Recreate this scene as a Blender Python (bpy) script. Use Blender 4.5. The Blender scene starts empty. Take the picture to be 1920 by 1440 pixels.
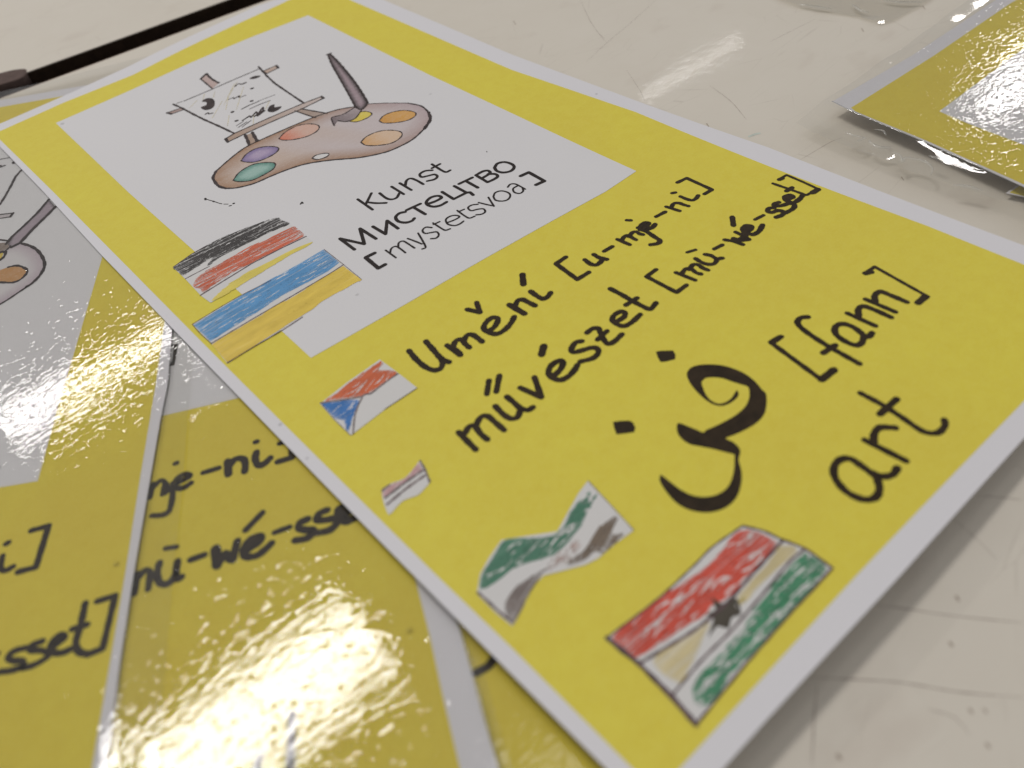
import bpy, math, random, json
from mathutils import Vector, Matrix
from mathutils.geometry import delaunay_2d_cdt
random.seed(7)
sc = bpy.context.scene
MM = 0.001

# ------------------------------------------------------------------ camera
cam_data = bpy.data.cameras.new('camera')
cam = bpy.data.objects.new('camera', cam_data)
sc.collection.objects.link(cam)
sc.camera = cam
CAM_R = [(0.741490496, -0.664166744, -0.095259540),
         (-0.542786533, -0.510304043, -0.667062638),
         (0.394429492, 0.546326202, -0.738886363)]
CAM_C = [-20.63236, -308.68731, 122.67823]
right, down, fwd = Vector(CAM_R[0]), Vector(CAM_R[1]), Vector(CAM_R[2])
rot = Matrix((right, -down, -fwd)).transposed()
cam.matrix_world = Matrix.Translation(Vector(CAM_C) * MM) @ rot.to_4x4()
cam_data.sensor_width = 36.0
cam_data.lens = 36.0 * 1489.7266 / 1920.0
cam_data.clip_start = 0.01
cam_data.clip_end = 50.0
cam_data.dof.use_dof = True
cam_data.dof.focus_distance = 0.212
cam_data.dof.aperture_fstop = 12.0

# ------------------------------------------------------------------ light
world = bpy.data.worlds.new('World')
sc.world = world
world.use_nodes = True
bg = world.node_tree.nodes['Background']
bg.inputs[0].default_value = (1.0, 0.98, 0.975, 1)
bg.inputs[1].default_value = 0.345
sc.view_settings.view_transform = 'Standard'
sc.view_settings.look = 'None'
sc.view_settings.gamma = 1.0
sc.view_settings.exposure = 0.0
sc.view_settings.use_curve_mapping = False


def ceiling_or_fill_lamp(x, y, z, sx, sy, watts, rz=0.0):
    l = bpy.data.lights.new('ceiling_or_fill_lamp', 'AREA')
    l.shape = 'RECTANGLE'
    l.size, l.size_y = sx * MM, sy * MM
    l.energy = watts
    l.color = (1.0, 0.965, 0.93)
    o = bpy.data.objects.new('ceiling_or_fill_lamp', l)
    o.location = (x * MM, y * MM, z * MM)
    o.rotation_euler = (0, 0, math.radians(rz))
    sc.collection.objects.link(o)


for a in [(70, 3000, 2400, 950, 120, 14), (-170, 1080, 2400, 780, 330, 26), (3950, 2740, 2400, 950, 60, 4), (4900, 1150, 2400, 950, 170, 10), (500, 250, 2400, 900, 200, 1.7)]:  # last entry is an added overhead fill lamp, not one traced from the glare
    ceiling_or_fill_lamp(*a)

# ------------------------------------------------------------------ traced outlines, millimetres on the table plane
D = json.loads('''{
"kunst":[["l",0.62,[[59.25,-140.27],[59.19,-147.38]]],["l",0.62,[[63.37,-140.85],[59.62,-143.77]]],["s",0.62,[[60.08,-143.27],[61.52,-145.68],[63.42,-147.73]]],["s",0.62,[[64.86,-142.58],[64.68,-145.81],[65.25,-147.43],[66.64,-147.91],[68.46,-146.74]]],["l",0.62,[[68.86,-142.54],[68.94,-148.1]]],["l",0.62,[[71.37,-142.88],[71.5,-148.07]]],["s",0.62,[[71.52,-145.25],[73.3,-143.38],[74.74,-143.31],[75.27,-145.28],[75.37,-148.29]]],["s",0.62,[[81.3,-144.63],[79.73,-143.38],[77.78,-143.55],[77.22,-145.08],[78.76,-145.97],[80.38,-146.75],[80.31,-148.15],[78.88,-148.68],[77.02,-147.86]]],["s",0.62,[[83.13,-142.05],[83.0,-146.54],[83.28,-148.26],[84.63,-148.37]]],["l",0.62,[[81.84,-143.72],[84.75,-143.69]]]],
"mystetstvo":[["l",0.72,[[46.35,-157.79],[46.35,-151.13],[49.31,-157.88],[52.23,-151.63],[52.55,-158.4]]],["l",0.72,[[54.96,-153.52],[55.31,-158.71],[58.9,-154.34],[58.82,-159.26]]],["s",0.72,[[64.35,-154.93],[62.95,-154.24],[61.3,-154.86],[60.69,-156.81],[61.55,-158.7],[63.08,-159.42],[64.24,-159.03]]],["l",0.72,[[65.02,-154.54],[69.24,-155.05]]],["l",0.72,[[67.04,-154.9],[67.23,-159.79]]],["s",0.72,[[70.65,-156.66],[72.65,-157.18],[74.69,-157.08],[74.6,-155.69],[72.88,-154.87],[70.9,-155.52],[70.2,-156.94],[70.7,-158.69],[72.26,-159.68],[74.38,-159.7]]],["l",0.72,[[76.49,-155.05],[76.46,-160.06],[80.64,-160.3]]],["l",0.72,[[80.45,-155.35],[80.64,-160.3],[81.37,-160.87],[81.13,-162.48]]],["l",0.72,[[81.94,-155.51],[86.38,-155.82]]],["l",0.72,[[84.11,-155.84],[84.2,-160.73]]],["l",0.72,[[87.77,-155.64],[87.66,-160.66]]],["s",0.72,[[87.77,-155.64],[90.3,-155.6],[91.5,-156.41],[90.98,-157.75],[88.01,-158.07]]],["s",0.72,[[90.39,-157.71],[91.67,-159.14],[91.37,-160.54],[89.75,-160.87],[87.66,-160.66]]],["s",0.72,[[93.68,-156.56],[95.6,-155.58],[97.41,-156.44],[98.06,-158.62],[97.48,-160.38],[95.58,-161.17],[93.66,-160.23],[93.03,-158.3],[93.68,-156.56]]]],
"translit":[["l",0.85,[[48.97,-162.87],[46.43,-162.57],[46.17,-168.45],[48.12,-168.55]]],["l",0.42,[[51.46,-164.08],[51.44,-168.45]]],["s",0.42,[[51.47,-165.96],[52.76,-164.67],[54.0,-164.7],[54.27,-166.06],[54.18,-168.72]]],["s",0.42,[[54.22,-165.64],[55.43,-164.23],[56.54,-164.45],[56.76,-166.12],[56.81,-168.98]]],["s",0.42,[[57.96,-164.52],[58.51,-166.73],[59.0,-169.07]]],["s",0.42,[[61.07,-164.8],[59.88,-168.31],[58.79,-170.92],[57.84,-170.73]]],["s",0.42,[[64.81,-165.68],[63.85,-164.35],[62.47,-164.82],[62.17,-166.29],[63.36,-167.16],[64.52,-168.06],[64.1,-169.46],[62.85,-169.96],[61.82,-169.14]]],["s",0.42,[[66.23,-164.33],[66.22,-167.81],[66.43,-169.22],[67.61,-169.63]]],["l",0.42,[[65.91,-164.94],[67.71,-165.2]]],["s",0.42,[[68.76,-167.0],[70.65,-167.5],[72.45,-167.42],[72.14,-166.14],[70.81,-165.4],[69.28,-165.78],[68.46,-167.62],[69.14,-169.38],[70.44,-169.89],[71.93,-169.71]]],["s",0.42,[[73.81,-164.8],[73.58,-168.17],[73.77,-169.82],[75.19,-170.21]]],["l",0.42,[[73.62,-165.51],[75.35,-165.77]]],["s",0.42,[[79.18,-166.71],[77.88,-165.8],[76.46,-166.0],[76.17,-167.63],[77.68,-168.4],[78.8,-169.42],[78.26,-170.75],[76.99,-170.86],[75.84,-170.03]]],["s",0.42,[[79.82,-166.24],[80.67,-168.62],[81.47,-170.47]]],["l",0.42,[[81.4,-170.55],[83.11,-166.32]]],["s",0.42,[[84.17,-167.11],[85.77,-166.05],[87.41,-166.65],[88.04,-168.59],[87.43,-170.11],[85.79,-170.94],[84.36,-170.37],[83.52,-168.79],[84.17,-167.11]]],["s",0.42,[[89.68,-166.55],[91.07,-166.01],[92.02,-166.81],[92.17,-168.5],[92.15,-170.72]]],["s",0.42,[[91.98,-168.02],[90.21,-168.14],[89.24,-169.69],[89.8,-171.13],[91.15,-171.0],[92.05,-169.78]]],["l",0.85,[[95.62,-165.05],[98.35,-165.33],[98.21,-171.64],[95.45,-171.33]]]],
"marks":[["s",0.3,[[30.86,-106.46],[31.33,-107.97],[31.86,-109.35]]],["s",0.3,[[32.09,-110.1],[32.45,-111.38],[32.9,-112.48]]],["l",0.3,[[33.22,-113.04],[33.99,-113.93]]],["l",0.4,[[33.81,-115.04],[34.31,-115.25]]],["l",0.6,[[35.12,-114.89],[35.34,-114.96]]],["l",0.7,[[30.92,-106.34],[30.76,-106.91]]],["l",0.5,[[31.8,-109.29],[31.94,-109.83]]],["l",0.5,[[47.6,-129.9],[48.31,-129.44],[48.22,-130.07]]],["l",0.25,[[97.8,-148.42],[97.6,-148.76]]]],
"umeni":[["s",1.15,[[34.31,-196.75],[33.81,-199.98],[33.74,-203.22],[34.39,-205.47],[35.68,-206.12],[37.06,-205.14],[37.63,-203.8]]],["s",1.15,[[38.59,-197.22],[38.12,-200.37],[37.63,-203.8],[38.07,-206.06]]],["l",1.15,[[40.98,-201.73],[41.06,-206.23]]],["l",1.3224999999999998,[[41.21,-202.99],[41.16,-205.95]]],["s",1.15,[[41.58,-203.0],[43.16,-202.11],[44.28,-202.74],[43.94,-204.21],[43.81,-205.89]]],["s",1.15,[[44.19,-203.46],[45.8,-202.58],[46.76,-203.24],[46.89,-205.05],[46.83,-206.62]]],["s",1.15,[[49.75,-205.13],[51.59,-205.09],[53.43,-204.17],[53.96,-203.25],[53.01,-202.39],[51.02,-202.74],[49.71,-203.82],[49.74,-205.75],[50.73,-207.27],[52.91,-207.43],[55.17,-206.79],[56.72,-205.94]]],["l",1.1,[[51.27,-196.1],[52.59,-199.06],[54.2,-195.96]]],["l",1.265,[[58.64,-202.15],[58.91,-206.9]]],["s",1.15,[[59.04,-203.5],[60.81,-202.58],[61.8,-203.13],[62.03,-204.66],[62.28,-206.74]]],["s",1.15,[[64.91,-202.42],[64.8,-204.61],[65.0,-206.3],[66.19,-206.64],[67.61,-206.16]]],["l",1.35,[[67.69,-196.59],[65.5,-199.31]]]],
"umeni_sound":[["l",1.1,[[78.97,-199.41],[75.67,-199.52],[74.94,-207.31],[78.54,-207.45]]],["s",1.1,[[81.25,-203.48],[81.01,-205.59],[81.67,-206.82],[83.44,-206.69],[84.43,-206.01]]],["s",1.1,[[84.1,-203.59],[84.07,-205.36],[84.76,-207.14]]],["l",0.95,[[86.58,-204.53],[89.3,-204.69]]],["l",0.95,[[92.16,-203.6],[92.55,-207.25]]],["s",0.95,[[92.4,-204.67],[94.34,-204.03],[95.11,-204.61],[94.95,-205.9],[94.98,-207.02]]],["s",0.95,[[94.72,-204.83],[96.77,-204.39],[97.47,-204.9],[97.37,-205.99],[97.66,-206.87]]],["s",1.1,[[98.99,-204.1],[99.16,-206.52],[98.78,-209.39],[98.47,-211.47],[97.2,-211.75],[95.81,-210.89]]],["l",0.9,[[99.49,-199.86],[100.13,-200.69]]],["s",1.1,[[98.72,-204.92],[100.68,-205.17],[102.17,-204.7],[101.46,-203.9],[99.63,-204.1],[98.92,-205.31],[100.08,-206.27],[101.4,-206.53],[102.8,-206.15]]],["l",0.95,[[105.36,-204.19],[108.46,-204.51]]],["l",0.95,[[110.29,-203.22],[111.03,-206.86]]],["s",0.95,[[110.72,-204.43],[112.58,-203.7],[113.59,-204.57],[113.76,-205.85],[114.09,-207.13]]],["s",0.95,[[116.09,-202.9],[116.17,-204.7],[116.63,-206.16],[117.88,-206.4],[119.32,-205.94]]],["l",0.85,[[115.86,-200.33],[116.69,-200.8]]],["l",0.95,[[120.5,-198.17],[123.62,-198.64],[123.55,-206.9],[120.78,-206.73]]]],
"muveszet":[["s",1.1,[[27.31,-222.51],[27.1,-225.32],[26.89,-228.26]]],["s",1.1,[[27.95,-223.61],[29.79,-222.92],[30.45,-223.84],[30.02,-226.03],[30.01,-228.04]]],["s",1.1,[[30.7,-223.7],[32.76,-222.79],[33.85,-223.54],[33.85,-226.06],[33.75,-228.64]]],["s",1.1,[[36.62,-222.7],[36.3,-225.57],[36.62,-227.52],[37.83,-228.07],[39.31,-227.14]]],["s",1.1,[[39.87,-222.53],[39.79,-224.64],[39.68,-226.9],[40.35,-228.28],[41.51,-228.47]]],["l",1.1,[[40.31,-216.45],[37.62,-218.96]]],["l",1.1,[[42.71,-217.0],[39.32,-219.92]]],["l",1.1,[[43.31,-222.73],[44.44,-227.76],[47.24,-222.72]]],["s",1.1550000000000002,[[50.26,-225.36],[52.48,-225.02],[54.12,-223.99],[53.92,-223.04],[51.84,-222.88],[50.15,-223.84],[49.6,-225.56],[50.23,-227.17],[51.93,-227.68],[53.97,-227.38],[55.54,-226.77]]],["l",1.4,[[54.73,-217.55],[52.71,-219.02]]],["s",1.1,[[61.13,-222.49],[59.84,-221.8],[57.75,-222.69],[57.7,-223.62],[59.05,-224.4],[61.02,-225.37],[61.67,-226.5],[60.76,-227.54],[58.95,-227.71],[56.6,-226.51]]],["s",1.1,[[63.65,-221.48],[65.35,-221.46],[66.21,-222.27],[65.65,-223.46],[64.68,-225.2],[64.16,-227.14],[65.69,-227.6],[68.23,-227.28]]],["l",1.0,[[63.59,-224.64],[66.92,-224.26]]],["s",1.1,[[70.63,-223.77],[72.62,-223.85],[73.75,-223.04],[73.26,-222.12],[71.41,-221.96],[70.08,-222.89],[69.88,-224.63],[70.53,-225.94],[72.62,-226.25],[75.45,-225.91]]],["s",1.1,[[77.5,-215.14],[77.68,-218.35],[77.68,-221.31],[77.82,-224.43],[78.25,-226.28],[80.61,-225.85]]],["l",1.1,[[75.69,-221.51],[79.05,-221.7]]]],
"muveszet_sound":[["l",1.0,[[89.48,-218.09],[86.13,-218.2],[86.31,-226.78],[89.72,-226.74]]],["l",1.0,[[91.63,-222.13],[92.34,-226.99]]],["s",1.0,[[92.03,-223.39],[94.04,-222.88],[94.86,-223.79],[94.6,-225.43],[94.91,-226.59]]],["s",1.0,[[94.42,-223.57],[96.39,-223.1],[97.14,-223.93],[96.92,-225.53],[97.09,-226.82]]],["s",1.0,[[98.58,-222.03],[98.38,-224.08],[98.89,-225.66],[100.0,-226.34],[101.5,-225.87]]],["s",1.0,[[101.26,-222.62],[101.8,-223.92],[101.72,-225.55],[102.76,-226.43]]],["l",0.8,[[99.17,-219.11],[101.22,-219.9]]],["l",0.9,[[104.22,-222.86],[106.83,-223.26]]],["l",0.95,[[108.69,-222.39],[109.56,-224.16],[109.96,-226.7]]],["l",1.15,[[110.43,-223.64],[110.77,-225.24],[112.42,-226.41]]],["l",0.95,[[112.82,-222.39],[112.83,-224.25],[112.53,-226.53]]],["l",1.1,[[110.94,-224.83],[113.27,-225.07]]],["s",1.15,[[113.94,-223.99],[115.65,-224.43],[116.98,-223.78],[116.38,-222.58],[114.73,-223.05],[114.31,-224.43],[114.7,-225.98],[116.67,-226.23],[119.17,-225.39]]],["l",1.1,[[115.21,-223.61],[116.23,-223.85]]],["l",1.1,[[117.25,-218.03],[114.61,-220.41]]],["l",0.85,[[119.88,-222.72],[122.61,-223.17]]],["s",1.1,[[126.76,-223.19],[125.8,-222.44],[124.69,-222.89],[124.73,-223.93],[126.39,-224.6],[126.69,-225.95],[125.44,-226.41],[123.77,-225.9]]],["s",1.1,[[129.35,-222.72],[128.11,-222.36],[127.46,-222.91],[128.71,-224.09],[130.45,-224.87],[130.73,-226.23],[129.05,-226.84],[126.57,-226.46]]],["s",1.15,[[131.48,-223.43],[133.22,-224.07],[133.48,-223.03],[132.07,-222.44],[131.13,-223.68],[131.32,-225.4],[133.32,-225.71],[135.25,-225.38]]],["l",1.0,[[132.26,-223.02],[132.93,-223.99]]],["s",0.75,[[135.18,-216.83],[135.33,-218.8],[135.55,-221.0],[135.78,-224.3],[135.94,-225.9],[137.13,-226.22]]],["l",1.1,[[134.5,-221.3],[136.5,-221.49]]],["l",0.65,[[137.4,-216.88],[140.35,-217.17]]],["l",0.65,[[140.35,-217.17],[140.18,-222.42],[139.82,-226.95]]],["l",1.3,[[139.67,-226.77],[137.71,-226.53]]],["l",1.0,[[137.48,-216.97],[138.52,-217.27]]]],
"fann":[["l",1.0,[[89.43,-251.62],[86.52,-251.14],[84.14,-264.34]]],["l",1.3,[[84.14,-264.34],[88.07,-264.54]]],["l",1.2,[[86.95,-251.31],[89.08,-251.55]]],["s",1.1,[[98.1,-252.03],[96.86,-251.11],[95.03,-251.62],[93.97,-254.17],[93.18,-259.31],[92.9,-263.35],[92.7,-267.08]]],["l",1.1,[[90.71,-260.38],[94.31,-260.83]]],["s",1.15,[[100.51,-263.47],[101.34,-260.43],[100.84,-258.33],[99.21,-257.78],[97.4,-258.85],[96.62,-261.0],[96.79,-263.55],[98.16,-264.16],[100.03,-263.55]]],["s",1.15,[[100.26,-263.32],[100.84,-264.14],[102.23,-264.04]]],["l",1.05,[[104.37,-257.18],[104.56,-263.37]]],["s",1.15,[[105.12,-259.3],[106.95,-258.12],[108.46,-258.32],[108.9,-260.63],[108.96,-264.21]]],["l",1.05,[[110.75,-257.44],[111.03,-263.98]]],["s",1.15,[[111.27,-259.36],[113.14,-258.14],[114.96,-258.38],[115.22,-260.5],[115.36,-263.99]]],["l",1.2,[[118.44,-252.69],[119.65,-253.38]]],["l",0.75,[[118.73,-252.67],[121.75,-252.91],[119.67,-266.27]]],["l",1.3,[[119.33,-265.87],[116.55,-265.81]]]],
"art":[["s",1.15,[[70.41,-283.92],[70.8,-280.94],[70.87,-278.73],[69.53,-277.64],[67.46,-277.81],[65.5,-279.33],[64.35,-282.21],[64.79,-284.89],[66.34,-286.12],[68.42,-285.72],[70.36,-284.07]]],["s",1.15,[[70.72,-282.99],[71.07,-284.62],[72.64,-285.65],[74.44,-285.45]]],["l",1.1,[[76.27,-278.23],[76.77,-285.69]]],["s",1.15,[[76.58,-279.83],[78.5,-278.68],[80.65,-278.56],[82.38,-280.5]]],["s",1.05,[[85.87,-271.47],[85.86,-276.0],[85.4,-279.91],[84.82,-284.26],[86.13,-286.25],[88.51,-286.33],[89.79,-285.57]]],["l",1.15,[[83.5,-276.82],[88.89,-277.0]]]],
"arabic":[["ps",0,[[68.22,-244.65],[70.09,-244.11],[71.72,-244.78],[73.28,-246.19],[74.77,-248.31],[75.61,-250.9],[75.79,-253.3],[75.35,-255.7],[74.45,-257.9],[74.28,-258.77],[72.91,-260.02],[70.75,-261.39],[68.92,-262.03],[66.63,-262.14],[64.12,-261.65],[61.9,-260.97],[60.19,-260.35],[60.41,-261.53],[60.24,-263.03],[59.8,-263.91],[58.45,-264.69],[58.27,-263.76],[57.76,-262.6],[56.82,-260.37],[55.7,-258.25],[54.82,-256.52],[54.76,-254.91],[55.19,-253.49],[56.14,-252.31],[57.34,-251.68],[57.85,-253.37],[58.28,-255.12],[58.62,-256.6],[59.44,-256.55],[60.95,-257.08],[63.48,-257.75],[66.01,-258.22],[68.73,-258.19],[70.88,-257.48],[72.25,-256.56],[73.33,-255.45],[72.96,-254.17],[72.39,-252.3],[71.92,-250.53],[70.9,-248.97],[69.63,-248.02],[68.44,-248.16],[67.34,-249.44],[66.39,-250.85],[65.79,-252.61],[66.05,-254.09],[67.21,-254.84],[68.9,-254.98],[70.95,-254.45],[71.22,-254.56],[70.73,-255.25],[69.57,-255.71],[67.78,-255.64],[66.3,-255.14],[65.47,-254.13],[65.2,-252.65],[65.39,-250.8],[65.95,-248.62],[66.87,-246.43]]],["ps",0,[[58.6,-263.66],[59.29,-264.18],[57.71,-265.15],[56.24,-266.84],[54.15,-268.43],[51.44,-269.66],[48.98,-269.88],[46.91,-269.27],[45.07,-267.93],[43.67,-265.65],[43.29,-263.05],[43.97,-260.08],[45.0,-257.81],[46.0,-257.15],[45.97,-259.26],[45.91,-261.72],[46.33,-264.03],[47.59,-265.9],[49.63,-267.13],[51.94,-267.31],[54.3,-266.48],[56.38,-265.25]]],["p",0,[[68.96,-236.0],[69.66,-236.38],[71.56,-238.28],[71.02,-239.44],[69.88,-240.3],[68.11,-239.37],[67.34,-238.64],[67.95,-237.4]]],["p",0,[[49.29,-242.55],[50.45,-243.42],[51.62,-244.61],[51.75,-245.4],[51.17,-246.55],[50.14,-247.2],[48.73,-246.15],[47.51,-245.14],[48.33,-243.79]]]],
"f1_sheet":[["p",0,[[10.88,-128.07],[16.67,-126.78],[23.81,-126.45],[31.6,-127.65],[39.86,-130.05],[40.81,-135.55],[40.97,-143.48],[40.85,-146.74],[28.24,-147.33],[18.73,-147.89],[11.23,-148.01],[10.78,-143.88],[10.97,-134.83]]]],
"f1_black":[["ps",0,[[10.97,-128.18],[16.61,-126.9],[23.77,-126.54],[31.55,-127.73],[39.78,-130.18],[40.4,-132.99],[40.72,-135.44],[35.59,-134.62],[30.22,-134.11],[23.76,-133.55],[19.83,-134.14],[17.41,-134.21],[19.48,-132.5],[15.23,-132.67],[11.31,-133.24],[11.07,-130.43]]]],
"f1_red":[["ps",0,[[11.33,-138.48],[14.24,-136.41],[18.43,-136.27],[27.02,-135.98],[34.31,-136.83],[40.92,-137.25],[41.12,-139.31],[41.1,-141.97],[40.45,-143.02],[34.02,-142.68],[28.1,-142.26],[19.25,-142.03],[11.69,-143.2],[11.97,-141.51],[11.2,-140.19]]]],
"f1_yellow":[["ps",0,[[11.77,-147.5],[16.08,-145.8],[21.25,-144.87],[27.96,-145.19],[35.43,-145.56],[40.78,-146.85],[38.71,-147.38],[34.53,-147.06],[29.79,-147.26],[23.63,-147.53],[18.73,-147.89],[14.67,-147.92]]]],
"f1_line":[["l",0.22,[[10.97,-134.83],[17.59,-135.02]]],["l",0.34,[[10.78,-143.6],[17.53,-143.06],[25.56,-142.48],[33.61,-142.85],[40.92,-143.55]]],["l",0.2,[[10.88,-128.07],[16.67,-126.78],[21.31,-126.56]]]],
"f2_sheet":[["p",0,[[4.59,-151.72],[17.18,-151.27],[28.79,-151.55],[41.15,-151.76],[41.13,-160.71],[40.91,-168.87],[30.1,-167.89],[24.43,-168.58],[18.29,-169.35],[4.27,-169.73],[4.71,-161.26]]]],
"f2_blue":[["p",0,[[4.69,-152.08],[17.05,-151.51],[28.64,-151.8],[41.08,-151.87],[40.88,-159.21],[37.0,-159.93],[24.39,-159.01],[15.45,-159.6],[4.94,-160.27]]]],
"f2_yellow":[["p",0,[[4.66,-161.61],[14.48,-161.37],[27.28,-161.52],[40.77,-161.02],[40.87,-168.83],[33.41,-168.27],[29.9,-168.21],[26.58,-168.84],[22.63,-168.71],[18.48,-169.04],[4.42,-169.56]]]],
"f2_line":[["l",0.28,[[4.67,-161.07],[14.69,-160.98],[27.57,-161.05],[36.91,-161.01],[41.13,-160.71]]],["l",0.22,[[4.59,-151.72],[11.49,-151.31],[17.18,-151.27],[25.53,-152.01]]],["l",0.15,[[4.59,-151.72],[4.44,-155.94],[4.74,-161.19]]],["l",0.24,[[4.3,-169.53],[11.34,-169.48],[18.37,-169.7],[23.94,-169.37]]],["l",0.14,[[41.15,-151.76],[41.13,-160.71],[40.95,-168.8]]]],
"f3_sheet":[["p",0,[[28.37,-194.24],[28.7,-200.41],[28.89,-206.98],[20.66,-206.82],[11.95,-207.37],[11.92,-201.56],[12.27,-195.4],[19.83,-194.55]]]],
"f3_red":[["ps",0,[[28.28,-194.87],[28.16,-195.91],[26.37,-196.57],[28.13,-198.78],[28.45,-200.51],[26.23,-200.69],[24.17,-200.67],[21.62,-200.66],[19.48,-200.1],[17.91,-198.94],[16.12,-197.62],[13.31,-195.58],[15.05,-195.44],[16.65,-195.54],[18.18,-195.26],[20.53,-195.03],[24.79,-194.84]]]],
"f3_blue":[["ps",0,[[12.57,-195.72],[15.2,-197.76],[16.91,-198.94],[18.45,-200.87],[15.97,-202.82],[14.29,-204.35],[12.25,-206.2],[12.46,-204.92],[13.25,-202.99],[12.4,-201.56],[12.33,-199.16]]]],
"f3_line":[["s",0.38,[[28.53,-200.65],[24.99,-200.73],[21.35,-201.05],[20.42,-200.44],[19.37,-200.25],[16.48,-198.34],[12.47,-195.35]]],["s",0.34,[[19.49,-200.52],[17.68,-201.76],[15.66,-203.52],[14.18,-205.25],[12.62,-207.34]]],["l",0.14,[[12.47,-195.35],[12.02,-201.41],[12.0,-207.3]]],["l",0.12,[[20.71,-206.75],[28.89,-206.98]]]],
"f4_sheet":[["ps",0,[[17.79,-222.54],[17.57,-223.77],[16.92,-225.57],[16.1,-227.8],[14.52,-228.31],[12.89,-228.61],[11.45,-228.08],[9.97,-227.59],[8.25,-227.88],[6.49,-228.24],[6.79,-226.78],[7.47,-224.98],[8.65,-223.01],[10.44,-222.72],[13.15,-223.68],[15.73,-223.18]]]],
"f4_pink":[["ps",0,[[17.47,-222.75],[17.16,-223.79],[16.83,-224.57],[13.27,-224.37],[10.78,-224.38],[8.04,-224.3],[8.73,-223.1],[10.44,-222.94],[13.04,-223.83],[15.54,-223.43]]]],
"f4_line":[["s",0.4,[[16.86,-224.82],[13.08,-224.62],[8.16,-224.64]]],["s",0.42,[[16.28,-226.0],[12.18,-225.85],[7.56,-226.12]]],["s",0.3,[[17.83,-222.58],[17.12,-225.1],[16.1,-227.8]]],["s",0.35,[[8.65,-223.01],[9.12,-222.86],[10.35,-222.85]]]],
"f5_sheet":[["p",0,[[36.21,-248.8],[35.17,-255.43],[34.13,-261.63],[29.89,-261.16],[26.11,-261.09],[23.77,-260.42],[20.09,-258.36],[17.57,-256.9],[15.0,-257.08],[11.83,-258.21],[8.02,-259.88],[7.66,-256.39],[7.66,-251.54],[10.32,-249.2],[13.32,-247.91],[17.2,-246.79],[19.95,-248.72],[25.04,-252.46],[29.52,-250.79],[33.26,-249.43]]]],
"f5_green":[["ps",0,[[34.67,-250.58],[34.68,-251.1],[32.9,-252.05],[33.39,-252.23],[35.54,-251.84],[34.6,-252.36],[32.0,-253.07],[29.91,-254.09],[26.62,-255.04],[23.88,-255.23],[20.81,-255.04],[17.59,-253.48],[14.76,-252.31],[11.3,-252.19],[8.72,-251.37],[10.19,-249.63],[13.3,-248.48],[17.32,-247.22],[19.14,-248.24],[21.57,-250.77],[24.34,-252.66],[26.13,-252.66],[29.62,-251.22],[32.38,-250.85]]]],
"f5_brown":[["ps",0,[[34.14,-257.41],[33.98,-258.19],[32.29,-258.78],[31.02,-259.61],[32.62,-260.82],[29.77,-261.03],[26.99,-260.98],[26.82,-259.91],[24.02,-259.67],[21.41,-258.27],[23.15,-258.03],[25.94,-258.27],[29.6,-257.21],[32.54,-257.16]]]],
"f5_pink":[["ps",0,[[20.39,-255.48],[23.45,-255.68],[26.13,-256.05],[26.73,-256.98],[23.97,-257.71],[21.44,-257.73],[18.67,-257.03],[18.38,-256.31]]]],
"f5_dark":[["ps",0,[[20.81,-257.37],[18.05,-256.4],[15.78,-256.76],[12.58,-258.17],[10.34,-259.09],[8.15,-259.74],[8.63,-257.9],[9.75,-256.11],[12.89,-255.21],[15.69,-255.54],[18.51,-256.16]]]],
"f5_line":[["s",0.5,[[7.91,-251.51],[8.03,-253.55],[8.09,-255.9],[8.27,-257.79],[8.39,-259.21]]],["l",0.15,[[36.21,-248.8],[35.17,-255.43],[34.13,-261.63]]]],
"f6_sheet":[["p",0,[[47.23,-273.92],[48.59,-277.03],[49.24,-279.98],[50.29,-283.69],[50.21,-288.67],[39.32,-288.6],[28.29,-288.78],[16.33,-289.43],[17.05,-284.42],[17.38,-277.89],[17.02,-271.73],[27.05,-272.88],[35.73,-273.1],[40.65,-273.04]]]],
"f6_red":[["ps",0,[[45.97,-274.28],[47.82,-276.43],[48.23,-280.14],[47.19,-280.46],[44.52,-279.86],[43.55,-280.43],[39.23,-280.54],[35.07,-280.34],[31.79,-279.52],[30.7,-279.83],[25.8,-278.7],[21.81,-278.06],[18.72,-277.28],[17.44,-276.66],[17.55,-274.46],[17.65,-272.53],[23.55,-272.93],[28.44,-273.2],[35.91,-274.46],[40.59,-274.59],[43.96,-274.04]]]],
"f6_buff":[["ps",0,[[48.37,-280.89],[49.27,-283.03],[43.13,-282.68],[38.71,-282.61],[35.11,-282.55],[35.81,-281.46],[39.49,-281.19],[44.19,-281.08]]],["ps",0,[[29.89,-280.76],[27.54,-281.81],[23.06,-283.24],[19.31,-283.6],[18.92,-279.43],[21.41,-278.98],[25.68,-279.94]]]],
"f6_olive":[["ps",0,[[37.57,-282.9],[31.82,-283.41],[26.92,-282.86],[23.11,-282.64],[20.63,-283.04],[23.94,-282.51],[27.54,-281.81],[32.29,-282.5],[36.23,-282.25]]]],
"f6_green":[["ps",0,[[49.71,-284.09],[49.56,-288.19],[43.12,-288.58],[35.61,-288.61],[28.83,-288.37],[24.72,-288.37],[21.95,-288.97],[18.71,-288.15],[19.63,-286.07],[22.74,-285.14],[27.68,-285.27],[33.9,-284.83],[37.68,-284.46],[43.05,-284.11],[48.02,-283.89]]]],
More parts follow.
